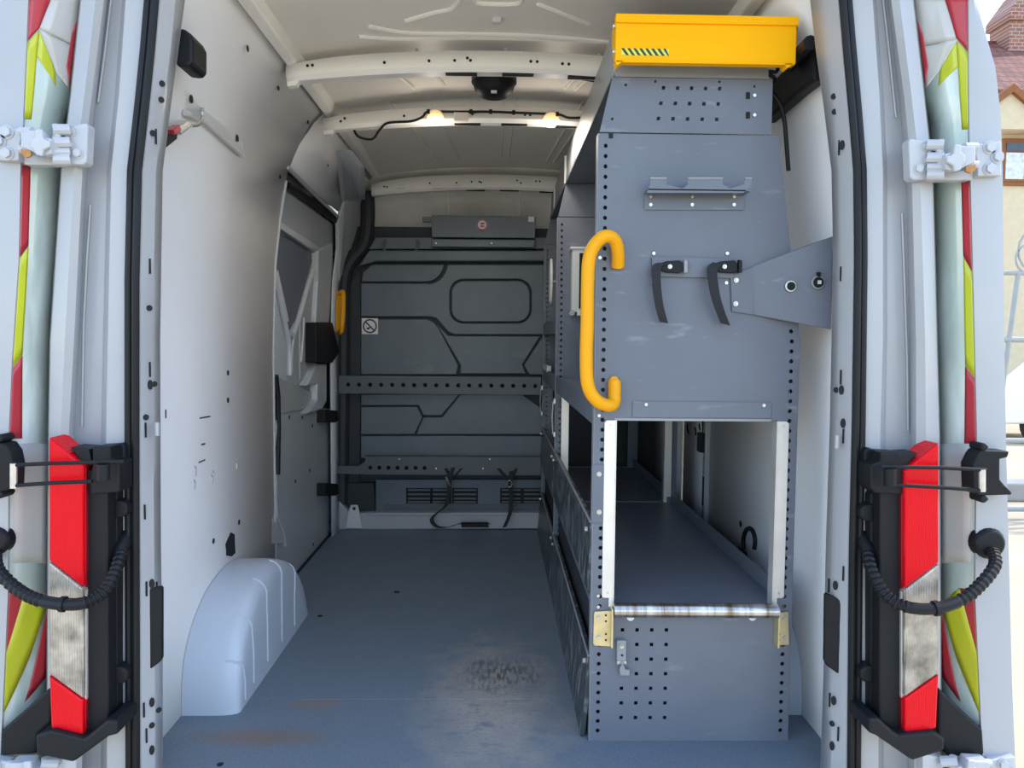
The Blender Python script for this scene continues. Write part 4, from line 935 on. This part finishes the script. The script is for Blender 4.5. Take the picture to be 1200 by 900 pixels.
# strap plate with two black straps
sp = MB().slab([P(x, y, YR - .010) for x, y in ((764, 301), (860, 303), (860, 326), (764, 324))], (0, .008, 0)).build('strap_plate', 'powder', rk, bevel=.001)
for x, y in ((766, 297), (852, 297), (765, 331), (851, 331.5)): inst('bolt', BOLT_S, P(x, y, YR - .003), sp)
for x in (785, 849):
    k = MB().slab([P(x + a, b, YR - .024) for a, b in ((-12, 309), (-4, 306), (12, 305), (15, 308), (15, 318), (12, 320), (-4, 319), (-11, 316))], (0, .014, 0)).build('strap_buckle', 'black_plastic', sp, bevel=.002)
    inst('bolt', BOLT, P(x, 312.5, YR - .025), sp).scale = (.9, 1, .9)
    MB().slab([P(x + a, b, YR - .028) for a, b in ((17, 304), (21, 305), (21, 319), (17, 320))], (0, .016, 0)).build('buckle_tongue', 'black_plastic' if x > 800 else 'powder_edge', sp, bevel=.002)
pth = [(777, 309, -.026), (770, 312, -.03), (769, 322, -.034), (770, 340, -.038), (773, 360, -.036), (778, 378, -.028)]
MB().ribbon(smooth_path([P(x, y, YR + d) for x, y, d in pth], 5), (.022, 0, -.004), .003).build('hanging_strap', 'webbing', rk, smooth=True)
pth = [(841, 309, -.026), (835, 314, -.032), (835, 325, -.036), (838, 345, -.040), (843, 362, -.036), (850, 380, -.026)]
MB().ribbon(smooth_path([P(x, y, YR + d) for x, y, d in pth], 5), (.025, 0, -.006), .003).build('hanging_strap', 'webbing', rk, smooth=True)
# bracket to the wall with two sockets
sk_ = MB().slab([P(x, y, YR - .008) for x, y in ((856, 322), (884, 312), (884, 369), (858, 365))], (0, .004, 0)).build('socket_mount', 'powder', rk, bevel=.001)
fr = [P(883, 312, YR - .008), P(976, 277, YR - .05), P(974, 386, YR - .05), P(884, 369, YR - .008)]
sb = MB().slab(fr, (0, .004, 0)).build('socket_panel', 'powder', rk, bevel=.0015)
MB().slab([fr[0], fr[1], fr[1] + Vector((0, .10, 0)), fr[0] + Vector((0, .02, 0))], (0, 0, -.003)).build('panel_flange', 'powder', sb)
for x, y, r in ((926, 335.5, .0145), (958, 331, .0175)):
    d = (x - 883) / 93; c = P(x, y, YR - .008 - .042 * d - .001)
    MB().cyl(c, c + Vector((0, -.006, 0)), r, 20).build('socket_rim', 'steel' if x < 940 else 'powder_edge', sb, bevel=.001)
    MB().cyl(c + Vector((0, -.005, 0)), c + Vector((0, -.012, 0)), r * .78, 18, r * .62).build('socket_button', 'black_plastic', sb, bevel=.001)
    if x > 940:
        MB().box(c.x - .005, c.x + .004, c.y - .014, c.y - .011, c.z - .005, c.z + .004).build('socket_mark', 'pale_grey', sb)
        MB().box(c.x - .004, c.x + .004, c.y - .008, c.y, c.z + .014, c.z + .025).build('socket_tab', 'black_plastic', sb)
for x, y in ((862.5, 328.5), (862, 356)): inst('bolt', BOLT, P(x, y, YR - .009), sk_)

# yellow box on top of the rack
bx = [(722, 15), (934, 25), (934, 73), (722, 73)]
Yb = YR - .07
c0 = P(828, 75, Yb); yb = thing('yellow_box', 'bright yellow steel box with a hazard strip on top of the shelving', 'box', (c0.x, YR, c0.z))
A, Bp, Cc, Dd = [P(x, y, Yb) for x, y in bx]
zb2 = (Cc.z + Dd.z) / 2; zt2 = (A.z + Bp.z) / 2
MB().box(A.x, Bp.x, Yb, Yb + .004, zb2, zt2).build('front_plate', 'yellow_paint', yb, bevel=.0015)
MB().box(A.x, Bp.x, Yb + .004, Yb + .064, zt2 - .004, zt2).build('top_plate', 'yellow_paint', yb)
for x in (A.x, Bp.x - .004): MB().slab([(x, Yb + .004, zt2), (x, Yb + .062, zt2), (x, Yb + .062, zb2 + .05), (x, Yb + .02, zb2), (x, Yb + .004, zb2)], (.004, 0, 0)).build('side_plate', 'yellow_paint', yb)
MB().box(A.x - .001, Bp.x + .003, Yb - .006, Yb + .02, zt2 - .018, zt2 + .003).build('top_flange', 'yellow_paint', yb, bevel=.002)
MB().box(A.x, Bp.x - .005, Yb - .003, Yb + .018, zb2 - .004, zb2).build('bottom_lip', 'yellow_paint', yb, bevel=.001)
for x in (A.x + .004, Bp.x - .022): MB().slab([(x - .006, Yb - .003, zb2), (x + .016, Yb - .003, zb2), (x, Yb - .003, zb2 - .012)], (0, .03, 0)).build('lug', 'yellow_paint', yb)
for y in (31, 61):
    c = P(722, y, Yb + .012); MB().cyl((A.x, c.y, c.z), (A.x - .006, c.y, c.z), .005, 10).build('side_bolt', 'steel', yb)
a, b = P(728, 64.5, Yb - .001), P(784, 57.5, Yb - .001)
hz = MB().box(a.x, b.x, Yb - .0012, Yb + .0005, a.z, b.z).build('hazard_strip', 'film_yellow', yb)
n = 8; w = (b.x - a.x) / n; h = b.z - a.z
for i in range(n):
    x0 = a.x + w * i; pts = [(x0, b.z), (x0 + w * .45, b.z), (min(x0 + w * .45 + h * .75, b.x), a.z), (min(x0 + h * .75, b.x), a.z)]
    MB().slab([(u, Yb - .0014, v) for u, v in pts], (0, -.0008, 0)).build('hazard_stripe', 'ink_black', hz)

# things on the rack seen past the handle
a, b = P(668, 370, YM - .07), P(692, 291, YM - .07)
gb = thing('equipment_case', 'pale metal case fixed to the middle upright behind the yellow handle', 'case', (b.x - .05, YM - .05, a.z))
MB().box(a.x + .008, a.x + .16, YM - .07, YM - .004, a.z + .015, b.z).build('case_body', 'pale_grey', gb, bevel=.003)
MB().box(a.x - .002, a.x + .165, YM - .075, YM - .004, b.z - .004, b.z + .006).build('case_lid', 'alu', gb, bevel=.002)
MB().box(a.x + .03, a.x + .165, YM - .076, YM - .004, a.z, a.z + .020).build('case_base', 'alu', gb, bevel=.002)
MB().cyl((a.x + .008, YM - .076, a.z + .012), (a.x + .008, YM - .03, a.z + .012), .012, 10).build('case_knob', 'steel', gb)
MB().box(a.x + .036, a.x + .16, YM - .0725, YM - .069, a.z + .03, b.z - .02).build('case_recess', 'black_plastic', gb)
c = P(645, 330, 1.75); ov = [(c.x + .008, c.y + .05 * math.cos(R(t)), c.z + .105 * math.sin(R(t))) for t in range(0, 360, 20)]
op = MB().slab(ov, (-.012, 0, 0)).build('oval_plate', 'pale_grey', bevel=.004); tag(op, 'slim oval pale plate standing off the far side of the rack', 'plate')
MB().cyl((c.x + .008, c.y, c.z), (XL + .03, c.y, c.z), .01, 10).build('stand_off', 'steel', op)

# ================================================================== ROOF FITTINGS
c = P(579, 96, .95)
dome = thing('roof_speaker', 'round black dome on the roof between two bows', 'speaker', (c.x, c.y, c.z))
MB().tube([c + Vector((0, 0, .045)), c + Vector((0, 0, -.006)), c + Vector((0, 0, -.03)), c + Vector((0, 0, -.05)), c + Vector((0, 0, -.056))], [.074, .074, .066, .045, .022], 28).build('dome', 'black_plastic', dome, smooth=True)
MB().tube([c + Vector((0, 0, .02)), c + Vector((0, 0, -.004))], .078, 28).build('rim', 'rubber', dome)
MB().box(c.x - .01, c.x + .01, c.y - .052, c.y - .040, c.z - .052, c.z - .045).build('badge', 'pale_grey', dome)
def roof_lamp(x, y, label):
    c = P(x, y, 1.205); t = thing('roof_lamp', label, 'lamp', c, 'lit lamps on the roof bow')
    MB().tube([c + Vector((0, .02, .012)), c + Vector((0, .012, .004))], [.034, .032], 20).build('rim', 'lamp_rim', t, smooth=True)
    rows = []
    for k in range(6):
        a = R(90 * k / 5); rows.append([c + Vector((.031 * math.cos(a) * math.cos(R(u)), .006 + .018 * math.sin(R(u)) * math.cos(a), .004 - .009 * math.sin(a))) for u in range(0, 360, 18)])
    MB().loft(rows, True, True).build('bulb_cover', 'lamp_glow', t, smooth=True)
    for kind, e, dz in (('SPOT', 5.0, -.03), ('POINT', .9, -.10)):
        pl_ = bpy.data.lights.new('lamp_light', kind); pl_.energy = e; pl_.color = (1, .90, .78); pl_.shadow_soft_size = .04
        if kind == 'SPOT': pl_.spot_size = R(172); pl_.spot_blend = .5
        lo = bpy.data.objects.new('lamp_light', pl_); COL.objects.link(lo); lo.parent = t; lo.location = (0, 0, dz)
roof_lamp(510, 138, 'lit amber lamp on the left of the roof bow')
roof_lamp(646, 141, 'lit amber lamp on the right of the roof bow')
wires = smooth_path([P(x, y, Y) for x, y, Y in ((414, 150, 1.26), (420, 160, 1.26), (436, 163, 1.26), (445, 152, 1.24), (455, 144, 1.22), (482, 142, 1.20), (495, 137, 1.205), (502, 131, 1.207), (530, 131, 1.207), (553, 131, 1.207), (575, 131, 1.207), (602, 132, 1.207), (630, 133, 1.207), (654, 134, 1.207), (666, 138, 1.207), (680, 138, 1.207))], 6)
wc = MB().tube(wires, .0048, 8).build('lamp_cable', 'rubber', smooth=True); tag(wc, 'black cable clipped along the lamp roof bow', 'cable')
for x, y in ((502, 131), (552, 131), (602, 132), (653, 134), (575, 131)):
    p = P(x, y, 1.205); MB().box(p.x - .006, p.x + .006, p.y - .008, p.y + .004, p.z - .008, p.z + .008).build('cable_clip', 'black_plastic', wc, bevel=.002)
a, b = P(532, 142, 1.20), P(549, 132, 1.20)
tag(MB().box(a.x, b.x, 1.195, 1.208, a.z, b.z).build('junction_tab', 'lamp_rim', bevel=.002), 'small tan junction tab between the two roof lamps', 'box')
tag(MB().tube([P(x, y, .80) for x, y in ((650, 85), (662, 87), (680, 91), (697, 94))], .007, 8).build('roof_cable', 'rubber', smooth=True), 'short black cable under the first roof bow by the rack', 'cable')

# ================================================================== LEFT WALL FITTINGS
lr = thing('tie_rail', 'pale metal strip with a hook and strap on the left wall', 'rail', PW(250, 160, .01))
MB().slab([PW(x, y, .006) for x, y in ((218, 105), (224, 112), (232, 122), (285, 165), (286, 178), (279, 176), (238, 138), (217, 130))], (-.006, 0, 0)).build('strip', 'pale_grey', lr, bevel=.003)
MB().tube([PW(x, y, .014) for x, y in ((217, 132), (240, 142), (262, 162), (284, 181))], .008, 8).build('strip_lip', 'pale_grey', lr, smooth=True)
for x, y in ((224, 116), (278, 162)): inst('fixing_hole', HOLE_X, PW(x, y, .008), lr).scale = (1, 1.2, 1.2)
MB().slab([PW(x, y, .05) for x, y in ((208, 148), (221, 140), (226, 145), (223, 150), (212, 159))], (-.03, 0, 0)).build('hook_body', 'steel', lr, bevel=.004)
MB().tube(smooth_path([PW(x, y, .05) for x, y in ((224, 147), (232, 146), (236, 140), (237, 133))], 4) + [PW(238, 128, .01)], .005, 8).build('hook_wire', 'steel', lr, smooth=True)
MB().slab([PW(x, y, .055) for x, y in ((203, 152), (211, 146), (213, 153), (206, 158))], (-.02, 0, 0)).build('hook_latch', 'film_red', lr, bevel=.002)
MB().ribbon([PW(x, y, .04) for x, y in ((207, 155), (197, 163), (184, 172))], (0, .004, .032), .004).build('strap_end', 'webbing', lr)
kb = MB().slab([P(x, y, .10) for x, y in ((205, 76), (206, 40), (212, 31), (222, 38), (226, 46), (226, 72), (221, 78))], (0, .09, 0)).build('wall_buffer', 'black_plastic', bevel=.008)
tag(kb, 'black moulded buffer high on the left wall by the pillar', 'buffer')

# ================================================================== RIGHT TOP: black duct and cables
dk = [PX(x, y, .76) for x, y in ((893, 106), (912, 88), (936, 62), (950, 48), (953, 94), (930, 112), (893, 145))]
du = MB().slab(dk, (.04, 0, 0)).build('wiring_duct', 'black_plastic', bevel=.008); tag(du, 'black padded wiring duct high on the right wall', 'duct')
MB().tube([PX(x, y, .74) for x, y in ((925, 76), (938, 62), (950, 50))], .018, 10).build('duct_roll', 'rubber', du, smooth=True)
tag(MB().tube(smooth_path([P(x, y, .30) for x, y in ((904, 108), (914, 122), (919, 140), (921, 160), (924, 200))], 5), .006, 8).build('wall_cable', 'rubber', smooth=True), 'thin grey cable running down behind the rack', 'cable')
tag(MB().tube(smooth_path([P(x, y, .26) for x, y in ((913, 72), (910, 84), (900, 84), (896, 92), (902, 100), (908, 92), (898, 86))], 5), .005, 8).build('cable_loop', 'rubber', smooth=True), 'black cable loop below the yellow box', 'cable')
tag(MB().tube([P(x, y, .28) for x, y in ((900, -8), (904, 4), (908, 18))], .008, 8).build('roof_hose', 'rubber', smooth=True), 'black hose passing behind the yellow box at the roof', 'hose')
tag(MB().tube([P(x, y, .20) for x, y in ((930, 40), (940, 20), (949, 0), (956, 28), (960, 45))], .003, 6).build('roof_wire', 'rubber', smooth=True), 'thin black wire at the top right corner of the opening', 'wire')

# ================================================================== OUTSIDE
GZ = -.65
gr = struct(MB().box(-60, 60, -60, 90, GZ - .1, GZ).build('ground', 'ground', origin=(0, 0, GZ)), 'sunlit pale paved yard')
kb2 = MB().slab([(4.2, 6.3, GZ), (14, 6.3, GZ), (14, 6.6, GZ), (4.2, 6.6, GZ)], (0, 0, .20)).build('kerb_wall', 'kerb', bevel=.02); tag(kb2, 'low grey kerb wall beside the yard', 'wall')
# house
YH = 18.0; hs0 = P(1172, 300, YH); X0 = hs0.x - .35
ho = thing('house', 'cream half-timbered house with a tiled roof and brick chimney', 'house', (X0 + 4, YH + 3, GZ))
zE = P(1180, 112, YH).z; zR = P(1180, 72, YH + 2.5).z + .6
MB().box(X0 + .25, X0 + 8, YH, YH + 6, GZ, zE).build('wall', 'cream_wall', ho)
MB().slab([(X0 - .3, YH - .35, zE - .1), (X0 + 8.3, YH - .35, zE - .1), (X0 + 8.3, YH + 3, zR), (X0 - .3, YH + 3, zR)], (0, .05, .16)).build('roof', 'roof_tile', ho)
MB().slab([(X0 - .3, YH + 6.35, zE - .1), (X0 + 8.3, YH + 6.35, zE - .1), (X0 + 8.3, YH + 3, zR), (X0 - .3, YH + 3, zR)], (0, -.05, .16)).build('roof', 'roof_tile', ho)
MB().slab([(X0 + .25, YH, zE), (X0 + .25, YH + 6, zE), (X0 + .25, YH + 3, zR)], (.2, 0, 0)).build('end_gable', 'cream_wall', ho)
gx = P(1188, 98, YH - .6).x; gz = P(1188, 98, YH - .6).z; gw = 1.3
MB().slab([(gx - gw, YH - .5, gz - 1.1), (gx + gw, YH - .5, gz - 1.1), (gx, YH - .5, gz - .1)], (0, .6, 0)).build('dormer_gable', 'cream_wall', ho)
for s_ in (-1, 1): MB().slab([(gx, YH - .62, gz), (gx + s_ * (gw + .2), YH - .62, gz - 1.15), (gx + s_ * (gw + .2), YH - .62, gz - 1.38), (gx, YH - .62, gz - .2)], (0, .7, 0)).build('barge_board', 'timber', ho)
def hbeam(y0, y1): a, b = P(1168, y1, YH - .06), P(1168, y0, YH - .06); return MB().box(X0 + .25, X0 + 8, YH - .08, YH, a.z, b.z).build('timber_beam', 'timber', ho)
hbeam(145, 154); hbeam(213, 217); hbeam(162, 166)
for k in range(3):
    wx = P(1172, 190, YH).x + k * 2.6; a, b = P(1172, 213, YH - .05).z, P(1172, 165, YH - .05).z
    wf = MB().box(wx, wx + 1.25, YH - .10, YH - .01, a, b).build('window', 'timber', ho)
    for i in range(2):
        x0 = wx + .08 + i * .60; MB().box(x0, x0 + .48, YH - .12, YH - .09, a + .06, a + (b - a) * .70).build('pane', 'curtain', wf); MB().box(x0, x0 + .48, YH - .12, YH - .09, a + (b - a) * .74, b - .06).build('pane', 'glass_dark', wf)
ca, cb = P(1176, 74, YH + 2.6), P(1218, 18, YH + 2.6)
ch = MB().box(ca.x, cb.x, YH + 2.4, YH + 3.3, ca.z - .8, cb.z).build('chimney', 'brick', ho)
MB().slab([(ca.x - .08, YH + 2.3, cb.z - .25), (cb.x + .1, YH + 2.3, cb.z - .25), (cb.x + .1, YH + 2.3, cb.z), (cb.x - .25, YH + 2.3, cb.z + .75), (ca.x + .45, YH + 2.3, cb.z + .75), (ca.x - .08, YH + 2.3, cb.z)], (0, 1.1, 0)).build('chimney_cap', 'brick', ch, bevel=.03)
# white car parked by the house
cx, cy_ = P(1176, 380, 11).x, 11
car = thing('parked_car', 'white car parked in front of the house', 'car', (cx + 2.1, cy_ + .85, GZ))
side = [(0, .35), (.05, .75), (.35, .92), (1.1, 1.0), (1.6, 1.42), (2.9, 1.46), (3.6, 1.02), (4.2, .92), (4.25, .35)]
MB().slab([(cx + a, cy_, GZ + b) for a, b in side], (0, 1.7, 0)).build('body', 'car_white', car, bevel=.06, seg=3)
MB().slab([(cx + a, cy_ - .01, GZ + b) for a, b in ((1.25, 1.02), (1.68, 1.36), (2.15, 1.38), (2.15, 1.02))], (0, 1.72, 0)).build('window', 'glass_dark', car)
MB().slab([(cx + a, cy_ - .01, GZ + b) for a, b in ((2.22, 1.02), (2.22, 1.38), (2.85, 1.38), (3.35, 1.02))], (0, 1.72, 0)).build('window', 'glass_dark', car)
for a in (.8, 3.4):
    for yy in (cy_ - .02, cy_ + 1.5): MB().cyl((cx + a, yy, GZ + .32), (cx + a, yy + .22, GZ + .32), .32, 20).build('wheel', 'tyre', car, bevel=.03)
# metal fence with curls
fx = P(1181, 400, 5.5).x; fe = thing('metal_fence', 'pale metal fence with curled ironwork at the right edge', 'fence', (fx + 1.2, 5.5, GZ))
zt_, zm_ = P(1190, 320, 5.5).z, P(1190, 398, 5.5).z
for z, r in ((zt_, .022), (zm_, .028), (P(1190, 516, 5.5).z, .024), (GZ + .1, .03)): MB().tube([(fx - .1, 5.5, z), (fx + 3.0, 5.5, z)], r, 8).build('rail', 'fence_metal', fe, smooth=True)
for i in range(7):
    x = fx + .02 + .42 * i; MB().tube([(x + .05, 5.5, zt_), (x - .06, 5.5, (zt_ + GZ) / 2), (x - .10, 5.5, GZ)], .024, 8).build('post', 'fence_metal', fe, smooth=True)
    for j, (r, dz) in enumerate(((.14, .14), (.08, .10), (.22, .22))):
        c = Vector((x + .16 + .05 * j, 5.5, zt_ + dz)); MB().tube([c + Vector((r * math.cos(R(t)), 0, r * math.sin(R(t)))) for t in range(-60, 260, 20)], .011, 6).build('curl', 'fence_metal', fe, smooth=True)
tp = MB().tube([(fx + .3, 7.6, GZ), (fx + .3, 7.6, GZ + .3), (fx + .3, 7.6, GZ + .36)], [.16, .21, .22], 20).build('plant_pot', 'terracotta', smooth=True); tag(tp, 'terracotta pot on the ground behind the fence', 'pot')
for o in bpy.data.objects:
    if '_w' in o: del o['_w']
